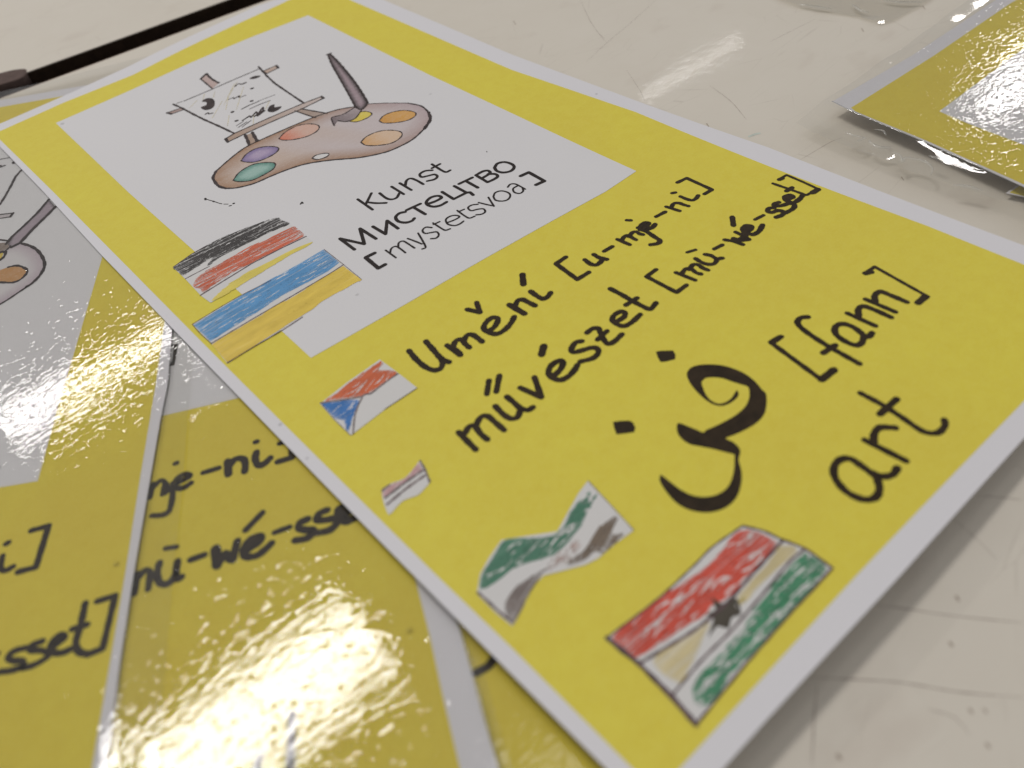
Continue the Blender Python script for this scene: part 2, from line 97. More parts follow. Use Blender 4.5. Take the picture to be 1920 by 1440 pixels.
"f6_line":[["s",0.3,[[17.02,-271.73],[27.05,-272.88],[35.73,-273.1],[40.65,-273.04],[47.11,-274.01]]],["s",0.42,[[47.11,-274.01],[48.59,-277.03],[49.24,-279.98],[50.29,-283.69],[50.21,-288.67]]],["l",0.75,[[17.02,-271.73],[17.38,-277.89],[17.05,-284.42],[16.41,-289.37]]],["l",0.36,[[16.41,-289.37],[28.29,-288.78],[39.32,-288.6],[50.21,-288.67]]],["s",0.48,[[17.38,-277.89],[25.68,-279.94],[30.08,-280.61],[35.18,-280.82],[41.08,-280.56],[49.17,-280.31]]],["s",0.36,[[17.05,-284.42],[24.14,-284.0],[30.87,-284.15],[38.5,-283.85],[46.78,-283.38],[50.29,-283.69]]]],
"f6_star":[["p",0,[[33.31,-278.54],[33.46,-280.33],[34.36,-280.89],[35.93,-281.22],[34.64,-282.07],[34.35,-283.54],[32.68,-282.89],[30.92,-283.7],[30.15,-282.23],[27.64,-282.42],[29.8,-281.53],[30.63,-281.16],[30.43,-279.9],[32.12,-280.39]]],["s",0.5,[[34.26,-280.97],[35.45,-281.45],[34.63,-282.77],[33.69,-283.22]]]],
"e_top":[["p",0,[[63.74,-38.64],[66.52,-37.13],[65.98,-42.5],[66.07,-46.86],[62.79,-48.72]]]],
"e_barR":[["p",0,[[80.8,-51.45],[85.67,-50.95],[85.45,-53.27],[80.44,-54.05]]]],
"e_barL":[["p",0,[[45.22,-51.18],[49.45,-52.09],[49.6,-53.88],[45.77,-53.2]]]],
"e_ledge":[["p",0,[[50.17,-82.16],[53.59,-81.38],[77.86,-82.43],[84.03,-83.2],[83.89,-84.48],[76.9,-85.07],[56.93,-84.31],[49.68,-84.22]]]],
"e_legL":[["p",0,[[55.24,-85.02],[57.4,-85.7],[55.97,-91.01],[53.23,-91.11]]]],
"e_legR":[["p",0,[[73.5,-84.21],[75.47,-85.27],[79.03,-94.2],[75.25,-93.51]]]],
"e_canvas":[["p",0,[[49.08,-47.55],[80.75,-48.3],[79.66,-55.42],[78.64,-62.55],[78.22,-72.45],[77.86,-82.43],[53.48,-81.0],[51.24,-65.67],[49.85,-52.58]]]],
"e_line":[["l",0.55,[[63.48,-38.82],[66.55,-36.86],[66.36,-38.45]]],["s",0.5,[[66.32,-38.2],[65.98,-42.5],[66.16,-46.68]]],["l",0.32,[[63.43,-39.25],[62.79,-48.72]]],["l",0.25,[[80.74,-51.38],[85.88,-51.2]]],["l",0.5,[[85.88,-51.2],[85.34,-53.45]]],["l",0.25,[[85.34,-53.45],[80.44,-54.05],[80.67,-52.11]]],["l",0.25,[[49.45,-52.09],[45.13,-51.24]]],["l",0.5,[[45.13,-51.24],[45.77,-53.2]]],["l",0.25,[[45.77,-53.2],[49.6,-53.88]]],["l",0.16,[[50.14,-47.99],[51.88,-48.37]]],["l",0.24,[[52.41,-48.59],[62.64,-49.01],[71.35,-48.93],[80.47,-48.79]]],["l",0.42,[[49.08,-47.55],[49.85,-52.58],[50.52,-59.6],[51.24,-65.67],[52.55,-74.0],[53.48,-81.0]]],["l",0.42,[[81.23,-47.13],[79.66,-55.42],[78.64,-62.55],[78.22,-72.45],[77.86,-82.43]]],["l",0.24,[[53.59,-81.38],[77.86,-82.43],[84.09,-83.1]]],["l",0.5,[[84.0,-82.98],[83.86,-84.63]]],["l",0.22,[[83.86,-84.63],[76.15,-85.22],[56.93,-84.31],[49.74,-84.29]]],["l",0.5,[[49.74,-84.29],[50.21,-81.97]]],["l",0.26,[[50.21,-81.97],[53.59,-81.38]]],["s",0.55,[[55.28,-85.06],[54.32,-88.2],[53.28,-91.17]]],["s",0.6,[[57.53,-85.46],[56.64,-88.72],[56.06,-91.12]]],["l",0.3,[[75.28,-85.04],[79.12,-94.05]]],["l",0.26,[[73.29,-84.56],[74.25,-89.38],[75.25,-93.51]]]],
"e_doodle":[["ps",0,[[56.23,-53.91],[58.2,-53.21],[59.44,-54.6],[59.21,-57.25],[57.42,-60.39],[55.49,-61.05],[54.19,-59.85],[54.23,-57.24],[56.09,-57.36],[57.05,-55.59]]],["s",0.4,[[53.03,-62.76],[54.24,-62.55],[53.93,-63.47],[55.07,-64.03]]],["s",0.42,[[68.64,-53.68],[70.28,-52.81],[70.92,-54.09],[72.46,-54.04]]],["l",0.6,[[71.19,-54.22],[72.4,-54.16]]],["s",0.3,[[62.91,-60.11],[64.57,-60.36],[64.22,-61.31],[66.34,-60.72],[65.74,-61.83],[67.96,-62.27]]],["l",0.5,[[65.88,-61.27],[66.29,-61.12]]],["ps",0,[[74.62,-52.56],[76.65,-52.26],[78.24,-53.7],[77.17,-54.39],[75.4,-53.91]]],["l",0.75,[[71.55,-59.66],[71.95,-59.78]]],["l",0.75,[[59.46,-68.69],[59.84,-68.82]]],["l",0.75,[[57.57,-74.86],[57.94,-74.99]]],["l",0.75,[[67.12,-67.36],[67.51,-67.48]]],["l",0.17,[[68.82,-69.28],[74.56,-69.89]]],["l",0.32,[[62.48,-69.61],[65.23,-69.32],[68.67,-69.55]]],["l",0.26,[[64.26,-71.65],[67.83,-71.64],[71.49,-72.09]]],["l",0.45,[[59.11,-76.37],[62.05,-75.64],[61.86,-76.85],[64.77,-75.07],[64.31,-76.74],[67.65,-74.25],[66.78,-76.07],[63.92,-76.86],[62.8,-77.17],[66.92,-76.67],[63.69,-77.85]]],["l",0.18,[[56.19,-77.71],[59.03,-77.1]]],["l",0.18,[[56.03,-79.15],[59.64,-78.28]]],["l",0.18,[[57.0,-79.95],[60.89,-78.59]]],["ps",0,[[67.82,-76.9],[69.68,-75.24],[71.09,-75.62],[70.13,-77.28],[71.91,-78.56],[70.15,-79.74],[68.13,-79.62],[67.39,-78.11]]]],
"e_faint":[["l",0.25,[[70.87,-51.09],[60.11,-62.02]]],["l",0.25,[[70.38,-56.32],[61.11,-68.59]]],["l",0.25,[[69.63,-51.52],[63.2,-58.64]]],["l",0.25,[[59.24,-49.87],[56.56,-53.88]]],["l",0.25,[[62.49,-51.21],[60.06,-54.66]]],["l",0.25,[[55.66,-51.81],[51.42,-54.57]]],["l",0.25,[[60.87,-59.36],[53.49,-66.79]]],["l",0.25,[[63.39,-58.89],[58.82,-65.7]]],["l",0.25,[[71.14,-72.12],[67.69,-75.88]]],["l",0.25,[[57.92,-69.78],[54.32,-75.38]]],["l",0.25,[[63.78,-75.4],[60.26,-81.13]]]],
"palette":[["ps",0,[[37.51,-98.37],[39.59,-96.09],[44.32,-93.94],[49.42,-92.03],[53.11,-91.35],[62.17,-91.79],[74.63,-92.82],[82.5,-94.55],[87.21,-97.09],[90.82,-98.56],[95.27,-102.88],[99.87,-108.22],[101.47,-113.04],[100.62,-117.87],[98.1,-121.75],[93.29,-125.02],[87.68,-127.08],[82.14,-127.41],[77.51,-126.62],[71.26,-123.33],[65.09,-118.04],[59.31,-114.03],[54.24,-112.26],[49.14,-111.34],[43.94,-110.71],[39.57,-108.71],[37.29,-106.46],[36.45,-103.64],[37.0,-100.12]]]],
"pal_line":[["s",0.3,[[39.59,-96.09],[44.32,-93.94],[49.42,-92.03],[53.11,-91.35],[62.17,-91.79],[74.63,-92.82],[82.5,-94.55],[87.21,-97.09]]],["s",0.2,[[90.82,-98.56],[95.27,-102.88],[99.87,-108.22]]],["s",0.36,[[99.87,-108.22],[101.47,-113.04],[100.62,-117.87]]],["s",0.6,[[100.62,-117.87],[98.15,-121.81],[93.64,-124.87]]],["s",0.32,[[93.64,-124.87],[87.68,-127.08],[82.14,-127.41],[77.51,-126.62],[71.26,-123.33],[65.09,-118.04],[59.31,-114.03],[54.24,-112.26],[49.14,-111.34],[43.94,-110.71],[39.57,-108.71],[37.29,-106.46]]],["s",0.5,[[37.29,-106.46],[36.45,-103.64],[36.98,-99.63],[37.66,-98.08],[39.59,-96.09]]]],
"spot_red":[["ps",0,[[61.13,-95.38],[64.54,-93.6],[68.98,-93.43],[72.09,-95.48],[73.26,-98.54],[71.42,-100.76],[67.69,-101.18],[63.96,-99.57],[61.56,-97.18]]]],
"spot_red_line":[["s",0.26,[[61.13,-95.38],[64.54,-93.6],[68.98,-93.43],[72.09,-95.48],[73.26,-98.54],[71.42,-100.76],[67.69,-101.18],[63.96,-99.57],[61.56,-97.18],[61.13,-95.38]]]],
"spot_purple":[["ps",0,[[47.3,-97.05],[50.22,-95.06],[53.73,-94.71],[56.78,-96.68],[58.32,-99.81],[56.43,-101.6],[52.95,-101.91],[49.77,-101.03],[47.82,-98.68]]]],
"spot_purple_line":[["s",0.26,[[47.3,-97.05],[50.22,-95.06],[53.73,-94.71],[56.78,-96.68],[58.32,-99.81],[56.43,-101.6],[52.95,-101.91],[49.77,-101.03],[47.82,-98.68],[47.3,-97.05]]]],
"spot_green":[["ps",0,[[40.67,-104.5],[43.88,-102.21],[48.22,-101.62],[51.29,-103.37],[53.29,-106.28],[51.56,-108.55],[48.03,-109.08],[44.24,-108.76],[41.56,-106.49]]]],
"spot_green_line":[["s",0.26,[[40.67,-104.5],[43.88,-102.21],[48.22,-101.62],[51.29,-103.37],[53.29,-106.28],[51.56,-108.55],[48.03,-109.08],[44.24,-108.76],[41.56,-106.49],[40.67,-104.5]]]],
"spot_yellow":[["ps",0,[[80.6,-102.92],[83.05,-103.29],[86.49,-101.55],[88.24,-103.0],[88.24,-105.31],[85.57,-106.22],[82.36,-105.64]]]],
"spot_yellow_line":[["s",0.26,[[80.6,-102.92],[83.05,-103.29],[86.49,-101.55],[88.24,-103.0],[88.24,-105.31],[85.57,-106.22],[82.36,-105.64],[80.6,-102.92]]]],
"spot_amber":[["ps",0,[[87.34,-110.51],[89.97,-109.03],[93.09,-109.18],[96.3,-111.15],[97.74,-114.55],[96.49,-116.53],[93.42,-116.94],[90.05,-115.3],[87.43,-112.62]]]],
"spot_amber_line":[["s",0.26,[[87.34,-110.51],[89.97,-109.03],[93.09,-109.18],[96.3,-111.15],[97.74,-114.55],[96.49,-116.53],[93.42,-116.94],[90.05,-115.3],[87.43,-112.62],[87.34,-110.51]]]],
"spot_orange":[["ps",0,[[76.4,-116.71],[79.29,-115.36],[83.14,-115.54],[86.14,-117.59],[87.79,-120.88],[86.23,-123.33],[82.36,-124.09],[78.91,-122.18],[76.5,-119.41]]]],
"spot_orange_line":[["s",0.26,[[76.4,-116.71],[79.29,-115.36],[83.14,-115.54],[86.14,-117.59],[87.79,-120.88],[86.23,-123.33],[82.36,-124.09],[78.91,-122.18],[76.5,-119.41],[76.4,-116.71]]]],
"spot_hole":[["ps",0,[[61.95,-112.81],[63.67,-112.39],[65.89,-113.54],[66.54,-114.82],[65.04,-115.52],[62.66,-114.65]]]],
"spot_hole_line":[["s",0.26,[[61.95,-112.81],[63.67,-112.39],[65.89,-113.54],[66.54,-114.82],[65.04,-115.52],[62.66,-114.65],[61.95,-112.81]]]],
"brush_handle":[["p",0,[[102.39,-57.84],[103.35,-58.55],[101.17,-67.31],[99.22,-74.79],[97.78,-79.87],[94.76,-89.34],[91.63,-98.06],[89.52,-99.79],[87.37,-100.24],[87.69,-97.06],[93.44,-81.35],[98.98,-66.12]]]],
"brush_hair":[["ps",0,[[87.6,-99.91],[87.19,-101.19],[83.3,-103.58],[80.48,-103.11],[78.92,-100.73],[76.39,-102.24],[77.53,-99.1],[78.91,-97.31],[82.27,-98.36],[86.98,-97.43]]]],
"brush_line":[["s",0.42,[[102.48,-57.94],[98.98,-66.12],[93.44,-81.35],[87.69,-97.06]]],["s",0.5,[[103.04,-58.63],[101.17,-67.31],[97.78,-79.87],[94.76,-89.34],[91.63,-98.06]]],["s",0.42,[[91.63,-98.06],[89.52,-99.79],[87.46,-100.11],[87.47,-97.04]]],["l",0.3,[[101.93,-58.02],[103.78,-58.03]]],["s",0.24,[[87.02,-97.71],[82.14,-98.56],[78.88,-97.5],[77.66,-99.25],[76.47,-102.32]]],["s",0.24,[[87.41,-100.86],[83.3,-103.58],[80.43,-103.18],[78.92,-100.73]]]],
"m_paper":[["p",0,[[-0.64,-10.76],[-0.88,-26.01],[-0.25,-64.59],[-0.11,-108.64],[0.57,-145.51],[1.16,-175.19],[1.78,-212.08],[2.32,-241.42],[2.78,-265.7],[3.2,-284.58],[3.14,-295.23],[14.58,-295.58],[24.1,-295.7],[55.98,-296.57],[94.68,-297.17],[147.01,-296.75],[147.78,-272.57],[147.97,-238.96],[148.35,-205.74],[145.83,-164.6],[142.76,-108.79],[142.62,-35.25],[142.83,-0.34],[107.59,2.3],[50.51,-7.31],[28.22,-9.12],[4.05,-10.3]]]],
"m_yellow":[["p",0,[[-0.79,-14.68],[0.57,-21.4],[1.76,-66.97],[2.98,-134.26],[3.8,-178.03],[4.53,-215.32],[5.07,-244.23],[5.58,-262.55],[5.8,-287.09],[6.14,-291.54],[10.43,-291.57],[29.55,-291.75],[51.52,-291.96],[60.13,-292.17],[103.35,-293.22],[138.78,-293.74],[141.48,-275.54],[142.05,-253.89],[141.39,-230.58],[141.04,-211.06],[140.71,-165.46],[135.59,-116.8],[135.09,-71.95],[134.65,-23.86],[134.97,-5.29],[119.44,-2.98],[103.09,-5.82],[49.17,-15.07],[24.47,-14.14],[2.4,-15.56]]]],
"m_panel":[["p",0,[[17.28,-26.31],[17.11,-85.13],[17.75,-125.67],[18.13,-157.79],[18.21,-182.27],[44.29,-184.04],[74.02,-185.82],[105.22,-187.16],[117.77,-186.47],[116.96,-137.64],[116.2,-99.35],[116.06,-52.65],[116.26,-22.53],[93.66,-22.85],[44.63,-25.52]]]],
"m_glue":[["p",0,[[17.28,-26.31],[17.11,-85.13],[17.35,-102.68],[17.97,-103.4],[17.75,-85.89],[18.41,-26.66]]]],
"a_paper":[["p",0,[[-82.03,62.81],[9.77,9.7],[34.79,-5.71],[69.54,-27.35],[6.21,-138.56],[1.09,-147.28],[-8.0,-164.05],[-13.92,-173.05],[-33.38,-204.05],[-42.61,-219.25],[-50.15,-232.32],[-52.53,-236.12],[-103.15,-202.07]]]],
"a_yellow":[["p",0,[[-76.58,53.71],[8.09,4.32],[27.37,-7.51],[64.36,-29.41],[6.89,-133.49],[0.31,-144.55],[-9.87,-162.06],[-23.53,-184.48],[-34.53,-202.91],[-43.86,-218.04],[-51.75,-230.81],[-53.28,-233.43],[-100.35,-200.97]]]],
"a_panel":[["p",0,[[-58.83,20.34],[31.56,-46.14],[10.31,-90.63],[-0.13,-107.51],[-18.41,-136.49],[-28.91,-153.06],[-38.75,-169.26],[-45.01,-165.06],[-81.89,-141.12]]]],
"a_film":[["p",0,[[-84.36,73.35],[8.68,18.23],[11.91,16.51],[26.83,9.55],[51.38,0.6],[86.72,-15.01],[10.85,-143.71],[0.66,-159.1],[-9.0,-176.12],[-16.89,-190.38],[-28.06,-209.34],[-35.51,-222.41],[-44.24,-237.92],[-47.37,-242.92],[-104.64,-204.28]]]],
"a_nji":[["l",1.3,[[-43.84,-180.31],[-40.97,-181.75],[-45.96,-189.1],[-48.79,-187.61]]],["s",1.2,[[-49.81,-181.96],[-50.84,-184.05],[-50.57,-185.54],[-49.07,-185.81]]],["l",1.2,[[-48.48,-179.72],[-48.0,-179.8]]],["l",1.2,[[-52.92,-180.03],[-51.42,-180.75]]]],
"a_sset":[["l",1.25,[[-40.2,-204.17],[-37.39,-205.45],[-42.96,-213.42],[-45.31,-212.57]]],["s",1.3,[[-41.94,-202.98],[-44.14,-206.5],[-45.95,-209.05],[-46.15,-211.11],[-45.19,-212.53]]],["l",1.2,[[-45.55,-206.13],[-43.23,-207.23]]],["s",1.3,[[-49.46,-206.92],[-47.09,-206.79],[-47.51,-205.71],[-49.16,-206.08],[-49.55,-207.81],[-48.51,-209.07],[-47.08,-209.57]]],["s",1.2,[[-50.15,-204.62],[-51.87,-203.92],[-52.34,-204.61],[-50.92,-206.15],[-50.06,-207.63],[-50.91,-208.08],[-52.85,-207.78],[-54.37,-206.94]]],["s",1.2,[[-52.82,-203.66],[-54.49,-202.84],[-55.62,-203.19],[-55.21,-204.38],[-53.97,-205.75],[-54.29,-206.7],[-56.05,-205.93],[-57.48,-204.85]]],["l",1.2,[[-58.55,-200.34],[-56.8,-201.24]]]],
"a_line":[["l",0.55,[[-0.7,-44.53],[-3.28,-46.95],[-5.93,-50.96],[-8.94,-55.2],[-11.67,-58.71]]],["l",0.3,[[-7.81,-29.81],[-3.33,-32.09],[-0.86,-33.63],[-0.24,-34.14]]],["l",0.45,[[-4.91,-37.13],[-3.41,-37.27]]],["l",0.35,[[-4.53,-35.92],[-4.19,-37.04]]],["l",0.7,[[-0.88,-37.47],[-0.98,-38.3]]],["l",0.32,[[-15.96,-62.26],[-13.36,-64.08],[-10.31,-66.51]]],["l",0.6,[[-10.4,-66.53],[-11.51,-67.75]]],["l",0.3,[[-11.53,-67.81],[-14.0,-66.13],[-16.67,-64.6]]]],
"a_ledge":[["p",0,[[-15.96,-62.26],[-13.36,-64.08],[-10.31,-66.51],[-11.51,-67.75],[-14.0,-66.13],[-16.67,-64.6]]]],
"a_brush":[["p",0,[[-0.39,-67.99],[-0.44,-74.25],[-3.25,-75.59],[-8.99,-79.37],[-13.81,-83.11],[-16.17,-83.19],[-16.69,-81.21],[-14.21,-78.05],[-5.36,-72.36]]]],
"a_hair":[["p",0,[[-24.8,-72.64],[-17.87,-78.47],[-16.28,-79.93],[-16.59,-82.71],[-19.3,-83.05],[-26.29,-77.83]]]],
"a_brush_line":[["l",0.6,[[-0.39,-67.99],[-5.36,-72.36],[-10.29,-75.66],[-14.59,-78.32],[-16.74,-80.45]]],["l",0.7,[[-0.46,-73.45],[-3.25,-75.59],[-8.99,-79.37],[-13.81,-83.11],[-16.17,-83.19]]],["s",0.4,[[-16.22,-82.44],[-18.3,-83.51],[-21.89,-82.15]]],["l",0.4,[[-23.73,-68.91],[-17.38,-76.91],[-15.82,-79.4]]]],
"a_palette":[["ps",0,[[-24.04,-69.99],[-18.03,-78.98],[-13.81,-83.11],[-12.07,-87.53],[-11.51,-92.25],[-12.24,-98.05],[-14.49,-101.62],[-17.6,-103.76],[-21.2,-104.62],[-26.33,-105.46],[-34.2,-105.39],[-52.18,-96.78],[-61.55,-75.41],[-42.59,-65.45]]]],
"a_pal_line":[["s",0.6,[[-13.81,-83.11],[-12.07,-87.53],[-11.51,-92.25],[-12.24,-98.05],[-14.49,-101.62],[-17.6,-103.76],[-19.06,-103.97]]],["s",0.4,[[-18.51,-103.97],[-21.2,-104.62],[-26.4,-105.68],[-34.2,-105.39]]]],
"a_spot_amber":[["ps",0,[[-25.85,-90.05],[-23.71,-90.12],[-21.82,-91.07],[-19.81,-91.65],[-18.03,-92.98],[-16.92,-95.41],[-16.87,-97.47],[-18.64,-99.28],[-20.82,-99.29],[-23.5,-96.45],[-25.66,-93.22]]]],
"a_spot_line":[["s",0.5,[[-19.78,-91.58],[-17.95,-92.73],[-16.84,-95.17],[-16.67,-97.53],[-18.54,-99.4],[-20.86,-99.4],[-23.5,-96.45],[-25.7,-93.34]]],["s",0.6,[[-20.71,-81.8],[-18.51,-83.4],[-18.23,-84.62],[-19.38,-86.12],[-21.03,-86.68]]]],
"a_spot_yellow":[["ps",0,[[-20.87,-82.32],[-19.34,-83.17],[-18.64,-83.79],[-19.16,-84.97],[-20.4,-86.53],[-21.77,-86.19]]]],
"b_paper":[["p",0,[[-40.82,-99.94],[37.27,-144.87],[25.78,-194.64],[11.03,-229.41],[5.78,-242.46],[2.43,-252.67],[-0.29,-258.67],[-3.73,-265.84],[-6.9,-273.02],[-9.67,-279.01],[-72.79,-238.6]]]],
"b_yellow":[["p",0,[[-39.7,-105.31],[33.57,-147.05],[19.45,-196.78],[7.2,-228.78],[2.39,-240.8],[-1.73,-249.88],[-6.35,-259.21],[-11.03,-269.12],[-13.17,-273.88],[-70.89,-237.03]]]],
"b_panel":[["p",0,[[-47.8,-151.47],[-13.29,-171.04],[1.08,-178.87],[9.63,-183.52],[20.2,-153.0],[-32.13,-122.78]]]],
"b_film":[["p",0,[[-42.71,-92.18],[41.82,-140.11],[29.93,-196.8],[13.47,-231.89],[7.75,-244.42],[4.76,-253.02],[1.11,-260.03],[-2.33,-267.19],[-5.5,-274.36],[-9.21,-281.26],[-74.63,-240.12]]]],
"b_bracket":[["p",0,[[-1.95,-152.08],[-0.46,-153.06],[-2.78,-156.93],[-4.27,-159.09],[-5.21,-158.32],[-4.05,-157.39],[-2.09,-153.95]]]],
"b_njeni":[["l",1.1,[[-21.91,-186.76],[-23.86,-189.46]]],["s",1.1,[[-22.19,-187.56],[-20.61,-187.1],[-20.14,-188.15],[-21.75,-190.56]]],["s",1.25,[[-19.0,-189.53],[-20.76,-192.83],[-22.55,-195.14],[-23.87,-195.02],[-25.34,-193.73]]],["l",1.2,[[-16.54,-185.33],[-16.24,-185.42]]],["s",1.3,[[-19.05,-189.91],[-17.34,-190.37],[-15.82,-190.39],[-16.35,-189.19],[-18.03,-189.22],[-19.1,-190.72],[-18.17,-192.09],[-16.42,-192.17]]],["l",1.2,[[-20.07,-188.87],[-21.25,-190.65]]],["l",1.2,[[-20.88,-190.61],[-19.37,-190.01]]],["l",1.2,[[-13.51,-191.66],[-10.63,-192.94]]],["l",1.7,[[-8.62,-192.77],[-10.01,-195.7]]],["s",1.5,[[-9.02,-194.06],[-7.28,-193.39],[-6.09,-194.4],[-6.35,-195.93],[-7.37,-197.53]]],["s",1.5,[[-3.28,-195.02],[-4.27,-196.27],[-4.66,-198.2],[-3.56,-198.71],[-2.03,-198.36]]],["l",1.2,[[-2.15,-192.49],[-1.82,-192.64]]],["l",1.35,[[3.39,-197.3],[2.3,-199.42],[1.22,-201.49],[-1.48,-200.28]]],["l",1.3,[[3.39,-197.3],[1.27,-196.51]]]],
"b_muwe":[["l",1.35,[[-32.68,-203.65],[-34.78,-207.0]]],["s",1.3,[[-33.16,-204.59],[-31.42,-204.01],[-30.9,-205.06],[-32.58,-207.97]]],["s",1.4,[[-28.79,-204.45],[-30.18,-206.49],[-30.43,-208.64],[-29.13,-209.58],[-27.39,-208.55]]],["s",1.4,[[-26.19,-206.57],[-27.43,-208.52],[-27.88,-209.84],[-27.08,-210.1]]],["l",1.1,[[-26.65,-202.41],[-24.99,-203.63]]],["l",1.3,[[-24.36,-208.04],[-21.94,-208.98]]],["l",1.9,[[-19.88,-209.31],[-21.3,-212.65]]],["l",1.5,[[-21.15,-212.61],[-19.0,-211.48],[-18.76,-213.73],[-16.17,-210.77]]],["l",1.5,[[-19.21,-211.64],[-19.04,-213.27]]],["s",1.5,[[-16.01,-213.73],[-13.59,-213.93],[-12.42,-213.03],[-14.13,-212.26],[-16.22,-213.15],[-16.6,-214.8],[-15.18,-216.03],[-13.48,-216.08],[-11.83,-215.77]]],["l",1.3,[[-9.67,-208.68],[-13.92,-209.79]]],["l",1.5,[[-15.28,-213.36],[-13.67,-213.1]]],["l",1.2,[[-10.24,-214.2],[-7.6,-215.2]]],["s",1.5,[[-4.23,-216.15],[-5.71,-215.83],[-6.54,-216.65],[-5.68,-218.03],[-4.69,-218.9],[-5.22,-219.51],[-6.73,-219.51],[-8.38,-218.41]]],["s",1.5,[[-0.58,-217.09],[-2.05,-216.71],[-3.09,-217.55],[-2.04,-218.69],[-0.69,-219.66],[-0.72,-220.79],[-2.62,-221.11],[-4.47,-220.08]]],["s",1.7,[[0.31,-220.08],[2.05,-220.27],[2.34,-218.97],[1.08,-218.7],[0.07,-220.23],[0.65,-221.72],[2.25,-222.32]]],["l",1.5,[[0.96,-219.76],[2.03,-219.65]]]],
"b_fann":[["l",1.5,[[-25.12,-245.13],[-27.73,-249.15],[-30.6,-253.6]]],["s",1.4,[[-31.92,-247.06],[-33.11,-248.2],[-33.17,-251.17]]]],
"c_paper":[["p",0,[[22.41,-199.22],[29.01,-214.57],[19.96,-245.85],[12.37,-269.45],[6.39,-291.15],[2.66,-299.93],[-32.34,-277.23],[-17.94,-234.98]]]],
"c_yellow":[["p",0,[[21.08,-202.09],[26.51,-215.97],[18.24,-245.65],[11.29,-268.4],[5.06,-289.89],[2.07,-297.72],[-30.29,-276.76],[-17.29,-235.61]]]],
"c_film":[["p",0,[[23.38,-195.85],[33.09,-214.75],[22.63,-248.53],[14.76,-271.77],[10.1,-291.82],[4.68,-301.8],[-33.84,-278.16],[-18.76,-232.88]]]],
"c_bracket":[["l",1.4,[[-0.25,-259.82],[1.82,-260.4],[4.47,-259.95]]],["l",1.3,[[4.47,-259.95],[5.84,-254.37]]]],
"d_paper":[["p",0,[[173.91,-207.78],[172.69,-214.46],[170.83,-236.54],[167.42,-262.3],[163.69,-290.56],[226.17,-278.63],[333.44,-216.32],[256.09,-211.66],[209.4,-210.62]]]],
"d_yellow":[["p",0,[[174.03,-213.44],[173.05,-215.36],[171.51,-236.59],[168.24,-262.27],[165.4,-288.32],[223.96,-275.83],[319.27,-221.24],[255.45,-216.13],[212.56,-215.39]]]],
"d_panel":[["p",0,[[186.08,-231.8],[184.95,-240.22],[184.02,-254.3],[182.15,-275.48],[221.35,-268.21],[284.11,-234.82],[231.29,-232.29]]]],
"d_film_top":[["p",0,[[160.05,-205.75],[158.34,-218.01],[158.1,-231.86],[158.49,-245.47],[160.2,-257.07],[160.47,-267.07],[159.16,-297.61],[233.27,-285.89],[366.52,-204.98],[258.24,-205.3],[215.24,-205.73],[187.06,-205.95]]]],
"e2_paper":[["p",0,[[166.51,-260.07],[173.99,-260.74],[192.05,-268.84],[177.83,-291.64],[156.28,-284.06],[167.84,-264.31]]]],
"e2_yellow":[["p",0,[[167.24,-260.59],[172.95,-261.24],[189.89,-269.14],[176.44,-290.03],[158.05,-283.31],[168.04,-264.21]]]],
"f_paper":[["p",0,[[254.61,-137.39],[253.73,-164.11],[257.11,-180.07],[284.34,-178.24],[335.75,-136.15],[304.41,-107.37]]]],
"f_yellow":[["p",0,[[258.99,-137.75],[257.58,-161.66],[261.18,-176.7],[285.02,-174.89],[329.37,-137.57],[302.93,-110.93]]]],
"f_film":[["p",0,[[230.75,-131.82],[225.23,-162.33],[230.12,-181.06],[229.25,-189.16],[232.93,-191.0],[248.87,-192.4],[286.75,-190.44],[375.01,-123.22],[325.06,-76.54]]]],
"gap_near":[["p",0,[[29.65,14.58],[57.53,12.1],[109.16,8.2]]]],
"gap_far":[["p",0,[[25.42,29.95],[63.3,25.54],[105.37,21.34]]]],
"brown":[["p",0,[[14.53,36.91],[20.94,35.83],[25.33,32.09],[24.36,28.01],[21.18,25.62],[16.0,26.57],[11.84,28.15]]]],
"bubbles":[["b",0,[[-34.7,-199.44]]],["b",0,[[-3.69,-247.07]]]],
"scratch":[["s",0.35,[[187.5,-96.1],[175.94,-113.31],[168.58,-127.41]]],["s",0.3,[[155.45,-130.91],[168.85,-127.14],[183.48,-123.74],[203.13,-118.46]]],["s",0.25,[[159.2,-144.65],[151.88,-157.08],[147.67,-162.99]]],["s",0.3,[[164.82,-121.68],[175.25,-124.02]]],["s",0.3,[[150.43,-214.49],[163.08,-215.71],[166.36,-216.8]]],["s",0.25,[[199.46,-168.6],[214.49,-170.03],[222.24,-170.76]]],["s",0.45,[[52.94,-295.5],[55.98,-299.65],[60.06,-305.3],[66.27,-312.99]]],["s",0.5,[[35.89,-295.41],[40.37,-300.19],[44.92,-305.25],[49.6,-311.74],[55.27,-318.27]]],["s",0.5,[[35.62,-297.16],[31.89,-299.23],[25.41,-303.19]]],["s",0.3,[[83.05,-296.74],[85.28,-299.34],[87.69,-302.72]]],["s",0.3,[[44.11,-309.89],[45.73,-313.01],[44.91,-315.8]]],["s",0.2,[[76.12,-296.65],[75.16,-300.84],[73.78,-305.11]]],["s",0.25,[[161.31,-87.97],[154.28,-98.03]]],["s",0.25,[[192.06,-128.66],[187.77,-133.13]]],["s",0.25,[[148.25,-85.63],[155.02,-87.9]]],["s",0.35,[[139.72,-231.1],[144.47,-233.94]]],["s",0.2,[[149.62,-263.38],[152.56,-263.74]]],["s",0.3,[[166.97,-171.29],[163.37,-181.99],[157.93,-191.78]]]],
